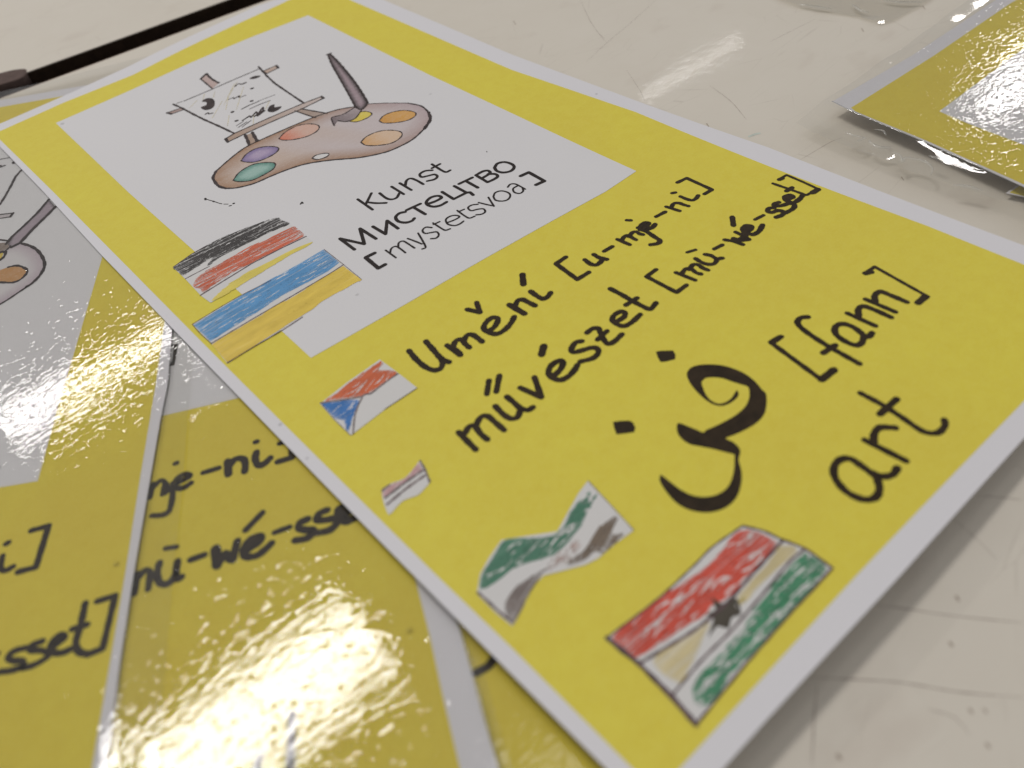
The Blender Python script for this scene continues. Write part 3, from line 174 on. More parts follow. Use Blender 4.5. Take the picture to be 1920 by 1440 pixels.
"crease":[["s",0.48,[[163.14,-225.75],[161.92,-226.65],[161.47,-228.87],[162.1,-230.42],[163.44,-231.67]]],["s",0.44999999999999996,[[161.82,-232.79],[161.33,-235.25],[159.36,-236.98],[161.0,-236.73],[161.98,-238.29],[162.54,-241.2],[161.08,-243.81],[158.49,-244.99]]],["s",0.48,[[157.85,-250.82],[158.64,-252.1],[159.52,-254.49],[160.04,-256.78]]],["s",0.44999999999999996,[[160.52,-223.73],[163.05,-224.43]]],["s",0.44999999999999996,[[165.6,-240.44],[165.57,-242.27],[165.32,-244.2]]],["s",0.33,[[162.41,-219.12],[162.53,-222.16],[163.3,-224.74]]],["s",0.33,[[168.07,-224.07],[168.86,-225.88],[167.42,-227.8]]]],
"crease_top":[["s",0.6,[[243.27,-181.58],[245.16,-187.11],[249.04,-191.94]]],["s",0.5,[[235.42,-175.37],[232.99,-179.64],[233.01,-183.09]]],["s",0.5,[[225.91,-161.86],[227.15,-167.18],[228.7,-172.19]]]],
"speck":[["l",0.6,[[63.23,-303.85],[62.95,-304.35]]],["l",0.54,[[55.56,-306.96],[55.31,-307.44]]],["l",0.66,[[29.46,-304.69],[29.31,-305.13]]],["l",0.48,[[48.27,-313.88],[48.06,-314.31]]],["l",0.54,[[45.45,-317.81],[45.25,-318.22]]],["l",0.3,[[159.66,-237.75],[158.75,-238.86]]],["l",0.36,[[149.47,-184.42],[148.51,-185.95]]],["l",0.3,[[249.41,-192.46],[247.68,-194.18]]],["l",0.3,[[224.54,-185.84],[223.0,-187.55]]],["l",0.42,[[49.7,-315.25],[49.49,-315.67]]],["l",0.3,[[161.07,-89.09],[159.79,-91.65]]]],
"smudge":[["s",0.8,[[151.46,-197.56],[153.23,-198.01],[154.48,-198.68]]]]
}''')

# ------------------------------------------------------------------ surfaces (height of each sheet above the table, mm)
def clamp(v, a, b): return max(a, min(b, v))


def H_main(x, y):
    sx = clamp((x - 60) / 75, 0, 1); sx = sx * sx * (3 - 2 * sx)
    s = clamp((-y - 150) / 147, 0, 1.3)
    return 2.7 - 1.9 * sx + 4.0 * s * s + 0.06 * math.sin(x / 17 + y / 29) * math.sin(y / 23)


def flat(z): return lambda x, y: z


# ------------------------------------------------------------------ materials
def nt(name):
    m = bpy.data.materials.new(name); m.use_nodes = True
    t = m.node_tree; t.nodes.clear()
    out = t.nodes.new('ShaderNodeOutputMaterial')
    return m, t, out


def N(t, kind, **kw):
    n = t.nodes.new(kind)
    for k, v in kw.items(): setattr(n, k, v)
    return n


def coords(t, scale=(1, 1, 1), rz=0.0):
    tc = N(t, 'ShaderNodeTexCoord'); mp = N(t, 'ShaderNodeMapping')
    mp.inputs['Scale'].default_value = scale
    mp.inputs['Rotation'].default_value = (0, 0, rz)
    t.links.new(tc.outputs['Object'], mp.inputs['Vector'])
    return mp.outputs['Vector']


def noise(t, vec, scale, detail=3.0, rough=0.5):
    n = N(t, 'ShaderNodeTexNoise')
    n.inputs['Scale'].default_value = scale; n.inputs['Detail'].default_value = detail; n.inputs['Roughness'].default_value = rough
    t.links.new(vec, n.inputs['Vector'])
    return n.outputs['Fac']


def ramp(t, fac, stops):
    r = N(t, 'ShaderNodeValToRGB')
    e = r.color_ramp.elements
    while len(e) < len(stops): e.new(0.5)
    for i, (p, c) in enumerate(stops):
        e[i].position = p
        e[i].color = (*c, 1) if isinstance(c, tuple) else (c, c, c, 1)
    t.links.new(fac, r.inputs['Fac'])
    return r.outputs['Color']


def mixc(t, fac, a, b, mode='MIX'):
    m = N(t, 'ShaderNodeMix', data_type='RGBA', blend_type=mode)
    for sock, v in ((m.inputs[0], fac), (m.inputs[6], a), (m.inputs[7], b)):
        if isinstance(v, (int, float)): sock.default_value = v
        elif isinstance(v, tuple): sock.default_value = (*v, 1)
        else: t.links.new(v, sock)
    return m.outputs[2]


def bump(t, h, dist, strength=1.0):
    b = N(t, 'ShaderNodeBump'); b.inputs['Strength'].default_value = strength; b.inputs['Distance'].default_value = dist
    t.links.new(h, b.inputs['Height'])
    return b.outputs['Normal']


def principled(t, out, col, rough, spec=0.5, nrm=None, alpha=None, coat=0.0, coat_rough=0.1):
    p = N(t, 'ShaderNodeBsdfPrincipled')
    if isinstance(col, tuple): p.inputs['Base Color'].default_value = (*col, 1)
    else: t.links.new(col, p.inputs['Base Color'])
    if isinstance(rough, (int, float)): p.inputs['Roughness'].default_value = rough
    else: t.links.new(rough, p.inputs['Roughness'])
    p.inputs['Specular IOR Level'].default_value = spec
    p.inputs['Coat Weight'].default_value = coat
    if coat and nrm is not None: t.links.new(nrm, p.inputs['Coat Normal'])
    p.inputs['Coat Roughness'].default_value = coat_rough
    if nrm is not None: t.links.new(nrm, p.inputs['Normal'])
    if alpha is not None: t.links.new(alpha, p.inputs['Alpha'])
    t.links.new(p.outputs[0], out.inputs['Surface'])
    return p


def paper_mat(name, c, var=0.04, rough=0.6, spec=0.3):
    m, t, out = nt(name)
    v = coords(t)
    big = noise(t, v, 35, 4, 0.55); fine = noise(t, v, 1400, 2, 0.6)
    lo = tuple(x * (1 - var) for x in c); hi = tuple(min(1, x * (1 + var * 0.6)) for x in c)
    col = mixc(t, big, lo, hi)
    col = mixc(t, 0.35, col, mixc(t, fine, tuple(x * 0.9 for x in c), c))
    # stray toner specks
    sp = noise(t, v, 260, 1, 0.4)
    spk = ramp(t, sp, [(0.0, 1.0), (0.795, 1.0), (0.83, 0.72)])
    col = mixc(t, 1.0, col, spk, 'MULTIPLY')
    principled(t, out, col, rough, spec, bump(t, fine, 8e-6, 0.6))
    return m


def yellow_mat(name, warm=0.0):
    m, t, out = nt(name)
    v = coords(t)
    big = noise(t, v, 28, 3, 0.6); mid = noise(t, v, 330, 3, 0.6); fine = noise(t, v, 1700, 2, 0.7)
    a = (0.765, 0.672 - warm * 0.03, 0.080); b = (0.745, 0.630 - warm * 0.03, 0.084)
    col = mixc(t, ramp(t, big, [(0.3, 0.0), (0.7, 1.0)]), a, b)
    col = mixc(t, ramp(t, mid, [(0.35, 0.0), (0.75, 0.5)]), col, (0.70, 0.57, 0.06))
    col = mixc(t, ramp(t, fine, [(0.4, 0.0), (0.8, 0.35)]), col, (0.79, 0.72, 0.16))
    principled(t, out, col, 0.6, 0.2, bump(t, fine, 8e-6, 0.5))
    return m


def ink_mat(name, c=(0.020, 0.016, 0.014), rough=0.5, tone=0.5):
    m, t, out = nt(name)
    v = coords(t)
    n = noise(t, v, 350, 4, 0.65)
    col = mixc(t, ramp(t, n, [(0.35, 0.0), (0.75, tone)]), c, tuple(x * 3.2 for x in c))
    principled(t, out, col, rough, 0.18)
    return m


def pencil_mat(name, c, ang=0.0, cover=0.45, stretch=7.0):
    """coloured pencil on paper: grain of the paper shows through, streaks follow the hand"""
    m, t, out = nt(name)
    v = coords(t, (1.0, stretch, 1.0), -ang)
    st = noise(t, v, 300, 4, 0.7)
    g = noise(t, coords(t), 1500, 2, 0.7)
    mask = mixc(t, 0.42, st, g)
    al = ramp(t, mask, [(cover - 0.07, 0.0), (cover + 0.05, 1.0)])
    tone = noise(t, coords(t, (1, 4, 1), -ang), 120, 3, 0.6)
    col = mixc(t, tone, tuple(x * 0.72 for x in c), tuple(min(1, x * 1.35 + 0.03) for x in c))
    principled(t, out, col, 0.55, 0.3, None, al)
    return m


def vcol_mat(name):
    m, t, out = nt(name)
    at = N(t, 'ShaderNodeAttribute', attribute_name='tint')
    v = coords(t)
    st = noise(t, coords(t, (1, 5, 1), -0.5), 170, 4, 0.7); fine = noise(t, v, 1500, 2, 0.7)
    col = mixc(t, ramp(t, st, [(0.35, 0.0), (0.75, 0.16)]), at.outputs['Color'], (0.72, 0.68, 0.68))
    col = mixc(t, ramp(t, fine, [(0.5, 0.0), (0.8, 0.25)]), col, (0.74, 0.72, 0.72))
    principled(t, out, col, 0.55, 0.3)
    return m


def film_mat(name, amp=1.0, haze=0.018, rough=0.015, tint=(0.985, 0.985, 0.975), big=1.0):
    m, t, out = nt(name)
    v = coords(t, (1.0, 1.9, 1.0), math.radians(-62))
    n1 = noise(t, v, 400, 2.5, 0.6)
    n3 = noise(t, v, 520, 1.0, 0.5)
    pw = N(t, 'ShaderNodeMath', operation='POWER'); t.links.new(n3, pw.inputs[0]); pw.inputs[1].default_value = 5.0
    ad = N(t, 'ShaderNodeMath', operation='MULTIPLY_ADD'); t.links.new(pw.outputs[0], ad.inputs[0]); ad.inputs[1].default_value = 3.0; t.links.new(n1, ad.inputs[2])
    n1 = ad.outputs[0]
    n2 = noise(t, coords(t), 75, 2, 0.5)
    b1 = N(t, 'ShaderNodeBump'); b1.inputs['Distance'].default_value = 5e-5 * big; t.links.new(n2, b1.inputs['Height'])
    b2 = N(t, 'ShaderNodeBump'); b2.inputs['Distance'].default_value = 2.9e-5 * amp; t.links.new(n1, b2.inputs['Height'])
    t.links.new(b1.outputs['Normal'], b2.inputs['Normal'])
    nrm = b2.outputs['Normal']
    fr = N(t, 'ShaderNodeFresnel'); fr.inputs['IOR'].default_value = 1.5; t.links.new(nrm, fr.inputs['Normal'])
    tr = N(t, 'ShaderNodeBsdfTransparent'); tr.inputs[0].default_value = (*tint, 1)
    gl = N(t, 'ShaderNodeBsdfGlossy'); gl.inputs['Roughness'].default_value = rough; t.links.new(nrm, gl.inputs['Normal'])
    df = N(t, 'ShaderNodeBsdfDiffuse'); df.inputs[0].default_value = (0.85, 0.86, 0.84, 1)
    m1 = N(t, 'ShaderNodeMixShader'); m1.inputs[0].default_value = haze
    t.links.new(tr.outputs[0], m1.inputs[1]); t.links.new(df.outputs[0], m1.inputs[2])
    m2 = N(t, 'ShaderNodeMixShader')
    t.links.new(fr.outputs[0], m2.inputs[0]); t.links.new(m1.outputs[0], m2.inputs[1]); t.links.new(gl.outputs[0], m2.inputs[2])
    t.links.new(m2.outputs[0], out.inputs['Surface'])
    return m


def table_mat(name, warm=0.0):
    m, t, out = nt(name)
    v = coords(t)
    big = noise(t, v, 9, 5, 0.6); mid = noise(t, v, 70, 5, 0.65); fine = noise(t, v, 900, 3, 0.6)
    col = mixc(t, big, (0.68, 0.63, 0.545), (0.73, 0.685, 0.60))
    col = mixc(t, ramp(t, mid, [(0.35, 0.0), (0.8, 0.35)]), col, (0.655, 0.60, 0.51))
    # brown worn smudges
    w = noise(t, coords(t, (1, 1.8, 1), 0.6), 38, 3, 0.55)
    col = mixc(t, ramp(t, w, [(0.62, 0.0), (0.78, 0.28)]), col, (0.50, 0.42, 0.35))
    # hairline scratches: thin cell borders of a stretched pattern, broken up by noise
    for k, (sc_, rz, st) in enumerate(((26, 0.5, 5.0), (34, -0.9, 6.0), (21, 1.5, 4.0))):
        vo = N(t, 'ShaderNodeTexVoronoi', feature='DISTANCE_TO_EDGE'); vo.inputs['Scale'].default_value = sc_
        vv = coords(t, (1, st, 1), rz)
        t.links.new(vv, vo.inputs['Vector'])
        line = ramp(t, vo.outputs['Distance'], [(0.0, 1.0), (0.010, 0.0)])
        brk = ramp(t, noise(t, coords(t, (1, 1, 1), rz), 42 + 9 * k, 2, 0.5), [(0.52, 0.0), (0.66, 0.30)])
        f = mixc(t, 1.0, line, brk, 'MULTIPLY')
        col = mixc(t, f, col, (0.42, 0.37, 0.31))
    sp = noise(t, v, 330, 2, 0.5)
    col = mixc(t, ramp(t, sp, [(0.78, 0.0), (0.84, 0.2)]), col, (0.40, 0.36, 0.31))
    pl = noise(t, coords(t, (1, 1, 1)), 190, 2.5, 0.6)
    principled(t, out, col, 0.5, 0.25, bump(t, pl, 3.2e-5), None, 0.15, 0.06)
    return m


M = {
    'paper': paper_mat('paper_white', (0.755, 0.745, 0.775)),
    'panel': paper_mat('panel_white', (0.74, 0.732, 0.745), 0.03),
    'yellow': yellow_mat('yellow_print'),
    'yellow_warm': yellow_mat('yellow_print_under_film', 0.35),
    'ink': ink_mat('marker_ink', (0.022, 0.014, 0.007)),
    'print': ink_mat('printed_ink', (0.018, 0.013, 0.012), 0.45, 0.3),
    'line': ink_mat('drawn_line', (0.030, 0.022, 0.022), 0.5, 0.8),
    'greyline': ink_mat('soft_pencil_line', (0.14, 0.115, 0.115), 0.55, 0.5),
    'greypurple': ink_mat('felt_line', (0.085, 0.055, 0.06), 0.55, 0.5),
    'white': paper_mat('flag_paper', (0.70, 0.69, 0.68), 0.03),
    'tint': vcol_mat('watercolour_pencil'),
    'wood': pencil_mat('brown_pencil_even', (0.40, 0.27, 0.20), 0.5, 0.05, 4),
    'faint': pencil_mat('faint_yellow_pencil', (0.66, 0.60, 0.42), 0.9, 0.46, 4),
    'film': film_mat('laminate_film'),
    'film_soft': film_mat('laminate_film_left', 0.72),
    'film_sparkle': film_mat('laminate_film_sparkle', 1.25, 0.02, 0.012, big=3.0),
    'film_crease': film_mat('film_crease', 0.05, 0.16, 0.12, (0.95, 0.95, 0.93), 1.0),
    'film_rim': film_mat('laminate_film_clear', 0.05, 0.025, 0.04, (0.985, 0.985, 0.975), 1.0),
    'table': table_mat('table_laminate'),
    'edge': ink_mat('dark_edge_band', (0.022, 0.013, 0.008), 0.8, 0.4),
    'edge_brown': ink_mat('brown_table_lip', (0.22, 0.16, 0.12), 0.5, 0.3),
    'chip': ink_mat('brown_plastic', (0.10, 0.070, 0.062), 0.8, 0.2),
    'scratch': ink_mat('scratch_dirt', (0.34, 0.29, 0.25), 0.6, 0.1),
    'speck': ink_mat('dirt_speck', (0.40, 0.34, 0.28), 0.7, 0.05),
    'green_smudge': ink_mat('green_smudge', (0.50, 0.545, 0.49), 0.6, 0.2),
    'floor': ink_mat('floor_vinyl', (0.06, 0.05, 0.045), 0.6, 0.3),
}
A0 = math.radians(0)
PEN = {}


def pen(name, c, ang=0.0, cover=0.42, stretch=7.0):
    if name not in PEN: PEN[name] = pencil_mat(name, c, ang, cover, stretch)
    return PEN[name]


# ------------------------------------------------------------------ geometry helpers (all input in mm)
def catmull(pts, closed=False, step=0.35):
    n = len(pts)
    if n < 3: return pts
    out = []
    rng = range(n if closed else n - 1)
    for i in rng:
        if closed: p0, p1, p2, p3 = pts[i - 1], pts[i], pts[(i + 1) % n], pts[(i + 2) % n]
        else:
            p1, p2 = pts[i], pts[i + 1]
            p0 = pts[i - 1] if i else (2 * p1[0] - p2[0], 2 * p1[1] - p2[1])
            p3 = pts[i + 2] if i + 2 < n else (2 * p2[0] - p1[0], 2 * p2[1] - p1[1])
        L = math.dist(p1, p2); k = max(1, min(14, int(L / step)))
        # centripetal-ish tangents limited to the segment length
        t1 = ((p2[0] - p0[0]) / 2, (p2[1] - p0[1]) / 2); t2 = ((p3[0] - p1[0]) / 2, (p3[1] - p1[1]) / 2)
        def lim(tv):
            l = math.hypot(*tv)
            return tv if l < 1.2 * L or l == 0 else (tv[0] * 1.2 * L / l, tv[1] * 1.2 * L / l)
        t1, t2 = lim(t1), lim(t2)
        for j in range(k):
            s = j / k; s2 = s * s; s3 = s2 * s
            h = (2 * s3 - 3 * s2 + 1, s3 - 2 * s2 + s, -2 * s3 + 3 * s2, s3 - s2)
            out.append(tuple(h[0] * p1[a] + h[1] * t1[a] + h[2] * p2[a] + h[3] * t2[a] for a in (0, 1)))
    if not closed: out.append(tuple(pts[-1]))
    return out


def inside(x, y, poly):
    c = False; j = len(poly) - 1
    for i in range(len(poly)):
        xi, yi = poly[i]; xj, yj = poly[j]
        if (yi > y) != (yj > y) and x < (xj - xi) * (y - yi) / (yj - yi) + xi: c = not c
        j = i
    return c


def dist_poly(x, y, poly):
    best = 1e9
    for i in range(len(poly)):
        ax, ay = poly[i - 1]; bx, by = poly[i]
        dx, dy = bx - ax, by - ay; l = dx * dx + dy * dy
        s = clamp(((x - ax) * dx + (y - ay) * dy) / l, 0, 1) if l else 0
        best = min(best, math.hypot(x - ax - s * dx, y - ay - s * dy))
    return best


def densify(poly, step):
    out = []
    for i in range(len(poly)):
        a, b = poly[i], poly[(i + 1) % len(poly)]
        k = max(1, int(math.dist(a, b) / step))
        out += [(a[0] + (b[0] - a[0]) * j / k, a[1] + (b[1] - a[1]) * j / k) for j in range(k)]
    return out


ORIGIN = {}          # root name -> (x, y, z) in mm


def link(name, verts, faces, mat, parent=None, smooth=False, label=None, kind=None, tint=None):
    ox, oy, oz = ORIGIN.get(parent, (0, 0, 0)) if parent is not None else (0, 0, 0)
    me = bpy.data.meshes.new(name)
    me.from_pydata([((x - ox) * MM, (y - oy) * MM, (z - oz) * MM) for x, y, z in verts], [], faces)
    if tint:
        ca = me.color_attributes.new('tint', 'FLOAT_COLOR', 'POINT')
        for i, c in enumerate(tint): ca.data[i].color = (*c, 1)
    if smooth:
        for p in me.polygons: p.use_smooth = True
    me.materials.append(mat)
    o = bpy.data.objects.new(name, me)
    sc.collection.objects.link(o)
    if parent is not None:
        o.parent = parent
        ORIGIN[o] = (ox, oy, oz)
    if label: o['label'] = label
    if kind: o['kind'] = kind
    return o


def cdt(poly, step):
    """triangulate a closed outline with a regular lattice inside"""
    xs = [p[0] for p in poly]; ys = [p[1] for p in poly]
    pts = [Vector(p) for p in poly]; n = len(pts)
    if step:
        y = min(ys) + step * 0.5; r = 0
        while y < max(ys):
            x = min(xs) + step * (0.5 if r % 2 else 0.0)
            while x < max(xs):
                if inside(x, y, poly) and (len(poly) > 400 or dist_poly(x, y, poly) > step * 0.35): pts.append(Vector((x, y)))
                x += step
            y += step * 0.87; r += 1
    v, e, f, ov, oe, of = delaunay_2d_cdt(pts, [(i, (i + 1) % n) for i in range(n)], [], 1, 1e-5)
    return [(p.x, p.y) for p in v], [tuple(t) for t in f]


def sheet(name, poly, H, off, mat, parent, thick=0.0, step=4.0, smooth=True, label=None, kind=None, tintf=None, zf=None):
    pl = densify(poly, step) if step else poly
    v2, f = cdt(pl, step)
    # face orientation up
    ff = []
    for t in f:
        a, b, c = v2[t[0]], v2[t[1]], v2[t[2]]
        ff.append(t if (b[0] - a[0]) * (c[1] - a[1]) - (b[1] - a[1]) * (c[0] - a[0]) > 0 else tuple(reversed(t)))
    z = zf or (lambda x, y: H(x, y) + off)
    V = [(x, y, z(x, y)) for x, y in v2]
    F = list(ff)
    tint = [tintf(x, y) for x, y in v2] if tintf else None
    if thick:
        n = len(V)
        top = list(V)
        V += [(x, y, zz - thick) for x, y, zz in top]
        F += [tuple(i + n for i in reversed(t)) for t in ff]
        V += top; V += [(x, y, zz - thick) for x, y, zz in top]     # walls own their vertices, so edges stay crisp
        from collections import Counter
        cnt = Counter()
        for t in ff:
            for i in range(3):
                cnt[(t[i], t[(i + 1) % 3])] += 1
        for (a, b) in list(cnt):
            if (b, a) not in cnt: F.append((b + 2 * n, a + 2 * n, a + 3 * n, b + 3 * n))
        if tint: tint = tint * 4
    o = link(name, V, F, mat, parent, False, label, kind, tint)
    if smooth:
        nt_ = len(ff)
        for p in o.data.polygons:
            if p.index < nt_: p.use_smooth = True
    return o


def ribbon(V, F, pts, w, H, off, taper=0.0, wob=0.06, caps=True, corners=False):
    """a flat pen stroke of width w along pts"""
    n = len(pts)
    L = []; R = []
    ph = random.uniform(0, 6.28)
    acc = 0.0
    for i, p in enumerate(pts):
        a = pts[max(0, i - 1)]; b = pts[min(n - 1, i + 1)]
        dx, dy = b[0] - a[0], b[1] - a[1]; l = math.hypot(dx, dy) or 1
        if i: acc += math.dist(pts[i - 1], p)
        ww = w * (1 + wob * math.sin(acc * 1.9 + ph) + wob * 0.7 * math.sin(acc * 5.1 + 2 * ph))
        if taper:
            e = min(i, n - 1 - i) / max(1, n - 1) * 2
            ww *= 1 - taper * (1 - min(1, e * 2.2))
        nx, ny = -dy / l * ww / 2, dx / l * ww / 2
        L.append((p[0] + nx, p[1] + ny)); R.append((p[0] - nx, p[1] - ny))
    b0 = len(V)
    for q in L + R: V.append((q[0], q[1], H(*q) + off))
    for i in range(n - 1): F.append((b0 + n + i, b0 + n + i + 1, b0 + i + 1, b0 + i))
    discs = []
    if caps: discs += [pts[0], pts[-1]]
    if corners: discs += pts[1:-1]
    for j, q in enumerate(discs):
        b0 = len(V); k = 12; rr = w / 2 * (1.0 if j > 1 else 0.97)
        for i in range(k):
            a = i / k * 2 * math.pi
            x, y = q[0] + rr * math.cos(a) * (1 + 0.06 * math.sin(3 * a + ph)), q[1] + rr * math.sin(a)
            V.append((x, y, H(x, y) + off + 0.0006 * (j + 1)))
        F.append(tuple(range(b0, b0 + k)))


def strokes(name, key, H, off, mat, parent, label=None, wscale=1.0, wob=0.06):
    V, F = [], []
    z = off
    for kind, w, pts in D[key]:
        w *= wscale
        pts = [tuple(p) for p in pts]
        z += 0.0012
        if kind == 's': ribbon(V, F, catmull(pts, False, 0.3), w, H, z, wob=wob)
        elif kind == 'l':
            dp = []
            for a, b in zip(pts, pts[1:]):
                k = max(1, int(math.dist(a, b) / 2.0))
                for i in range(len(pts) and k): dp.append((a[0] + (b[0] - a[0]) * i / k, a[1] + (b[1] - a[1]) * i / k))
            # each straight leg is its own ribbon so that corners stay full width
            for a, b in zip(pts, pts[1:]):
                k = max(1, int(math.dist(a, b) / 1.0))
                seg = [(a[0] + (b[0] - a[0]) * i / k, a[1] + (b[1] - a[1]) * i / k) for i in range(k + 1)]
                ribbon(V, F, seg, w, H, z, wob=wob); z += 0.0008
        else:
            pl = catmull(pts, True, 0.6) if kind == 'ps' else densify(pts, 1.5)
            v2, f = cdt(pl, 0)
            b0 = len(V)
            V += [(x, y, H(x, y) + z) for x, y in v2]
            for t in f:
                a, b, c = v2[t[0]], v2[t[1]], v2[t[2]]
                up = (b[0] - a[0]) * (c[1] - a[1]) - (b[1] - a[1]) * (c[0] - a[0]) > 0
                F.append(tuple(b0 + i for i in (t if up else reversed(t))))
    return link(name, V, F, mat, parent, False, label)


def poly(key, i=0, step=0.6):
    kind, w, pts = D[key][i]
    pts = [tuple(p) for p in pts]
    return catmull(pts, True, step) if kind == 'ps' else pts


def hatch(V, F, pl, H, off, ang, gap, w, jit=0.5, skip=0.06, curve=0.0):
    """pencil strokes laid side by side across an outline"""
    ca, sa = math.cos(ang), math.sin(ang)
    rp = [(x * ca + y * sa, -x * sa + y * ca) for x, y in pl]
    ys = [p[1] for p in rp]
    y = min(ys) + gap * 0.4
    z = off
    while y < max(ys):
        xs = []
        for i in range(len(rp)):
            (x1, y1), (x2, y2) = rp[i - 1], rp[i]
            if (y1 > y) != (y2 > y): xs.append(x1 + (y - y1) * (x2 - x1) / (y2 - y1))
        xs.sort()
        for a, b in zip(xs[::2], xs[1::2]):
            if b - a < 0.3 or random.random() < skip: continue
            a2 = a + random.uniform(-0.12, jit); b2 = b - random.uniform(-0.12, jit)
            segs = [(a2, b2)]
            if b2 - a2 > 14 and random.random() < 0.5:
                m = random.uniform(a2, b2); segs = [(a2, m + random.uniform(-0.4, 1)), (m - random.uniform(-0.5, 1), b2)]
            for s0, s1 in segs:
                if s1 - s0 < 0.4: continue
                k = max(2, int((s1 - s0) / 1.6)); yy = y + random.uniform(-0.3, 0.3) * gap; tilt = random.uniform(-0.02, 0.02)
                pts = []
                for i in range(k + 1):
                    s = i / k; X_ = s0 + (s1 - s0) * s; Y_ = yy + tilt * (X_ - (s0 + s1) / 2) + 0.05 * math.sin(X_ * 0.9 + y)
                    pts.append((X_ * ca - Y_ * sa, X_ * sa + Y_ * ca))
                z = off + random.uniform(0, 0.012)
                ribbon(V, F, pts, w * random.uniform(0.7, 1.25), H, z, taper=0.6, wob=0.12, caps=False)
        y += gap * random.uniform(0.8, 1.2)


def pencil_fill(name, key, H, off, c, parent, ang, gap=0.42, w=0.5, base=True, cover=0.42, skip=0.06, jit=0.5, label=None, i=None, light=0.35, base_cover=0.36, bare=0, bw=1.0):
    V, F = [], []
    keys = range(len(D[key])) if i is None else [i]
    mat = pen('pencil_' + name + '_' + key, c, ang, cover)
    o = None
    for kk in keys:
        pl = poly(key, kk)
        if base:
            v2, f = cdt(pl, 0); b0 = len(V)
            V += [(x, y, H(x, y) + off) for x, y in v2]
            for t in f:
                a, b, cc = v2[t[0]], v2[t[1]], v2[t[2]]
                up = (b[0] - a[0]) * (cc[1] - a[1]) - (b[1] - a[1]) * (cc[0] - a[0]) > 0
                F.append(tuple(b0 + q for q in (t if up else reversed(t))))
    nb = len(F)
    for kk in keys: hatch(V, F, poly(key, kk), H, off + 0.006, ang, gap, w, jit, skip)
    o = link(name, V, F, mat, parent, False, label)
    o.data.materials.append(mat)
    base_m = pen('pencil_base_' + name + '_' + key, tuple(x * (1 - light) + 0.7 * light for x in c), ang, base_cover, 5)
    o.data.materials[0] = base_m
    nh = len(F) - nb
    for p in o.data.polygons: p.material_index = 0 if p.index < nb else 1
    if bare:                         # places the pencil missed
        V, F = [], []
        for kk in keys:
            pl = poly(key, kk); xs = [p[0] for p in pl]; ys = [p[1] for p in pl]
            n = 0; tries = 0
            while n < bare and tries < bare * 30:
                tries += 1
                x, y = random.uniform(min(xs), max(xs)), random.uniform(min(ys), max(ys))
                a = ang + random.gauss(0, 0.12); l = random.uniform(0.7, 3.6) * (1.6 - 0.6 * bw)
                e = (x + l * math.cos(a), y + l * math.sin(a))
                if not (inside(x, y, pl) and inside(e[0], e[1], pl)): continue
                bend = random.uniform(-0.12, 0.12) * l
                pts = [(x + (e[0] - x) * i / 6 - math.sin(a) * bend * math.sin(math.pi * i / 6), y + (e[1] - y) * i / 6 + math.cos(a) * bend * math.sin(math.pi * i / 6)) for i in range(7)]
                ribbon(V, F, pts, random.uniform(0.22, 0.62) * bw, H, off + 0.021 + 0.0002 * n, taper=0.85, wob=0.3, caps=False)
                n += 1
        link('bare_paper', V, F, pen('bare_paper_' + key, (0.70, 0.69, 0.68), ang, 0.44, 6), parent)['kind'] = 'stuff'
    return o


def root(name, x, y, z, label, cat, group=None):
    o = bpy.data.objects.new(name, None)
    o.empty_display_size = 0.01
    o.location = (x * MM, y * MM, z * MM)
    sc.collection.objects.link(o)
    o['label'] = label; o['category'] = cat
    if group: o['group'] = group
    ORIGIN[o] = (x, y, z)
    return o


def lerp(a, b, s): return tuple(a[i] + (b[i] - a[i]) * s for i in range(3))


# ------------------------------------------------------------------ setting: floor and the two tables
def box_poly(poly_, z0, z1):
    n = len(poly_)
    V = [(x, y, z1) for x, y in poly_] + [(x, y, z0) for x, y in poly_]
    F = [tuple(range(n)), tuple(reversed(range(n, 2 * n)))]
    F += [(i, n + i, n + (i + 1) % n, (i + 1) % n) for i in range(n)]
    return V, F


fl = link('floor', [(-4000, -4000, -740), (6000, -4000, -740), (6000, 6000, -740), (-4000, 6000, -740)], [(0, 1, 2, 3)], M['floor'])
fl['kind'] = 'structure'

gn = [tuple(p) for p in D['gap_near'][0][2]]; gf = [tuple(p) for p in D['gap_far'][0][2]]


def fit_line(pts):
    mx = sum(p[0] for p in pts) / len(pts); my = sum(p[1] for p in pts) / len(pts)
    sxx = sum((p[0] - mx) ** 2 for p in pts); sxy = sum((p[0] - mx) * (p[1] - my) for p in pts); syy = sum((p[1] - my) ** 2 for p in pts)
    a = 0.5 * math.atan2(2 * sxy, sxx - syy)
    return mx, my, a


nx0, ny0, na = fit_line(gn); fx0, fy0, fa = fit_line(gf)
dn = (math.cos(na), math.sin(na))
if dn[0] < 0: dn = (-dn[0], -dn[1])
nrmv = (-dn[1], dn[0])
if (fx0 - nx0) * nrmv[0] + (fy0 - ny0) * nrmv[1] < 0: nrmv = (-nrmv[0], -nrmv[1])
gapw = (fx0 - nx0) * nrmv[0] + (fy0 - ny0) * nrmv[1]
print('gap width mm', gapw, 'angle', math.degrees(math.atan2(dn[1], dn[0])))


def tpt(a, b): return (nx0 + dn[0] * a + nrmv[0] * b, ny0 + dn[1] * a + nrmv[1] * b)


def ccw(q):
    s = sum(q[i - 1][0] * q[i][1] - q[i][0] * q[i - 1][1] for i in range(len(q)))
    return q if s > 0 else list(reversed(q))


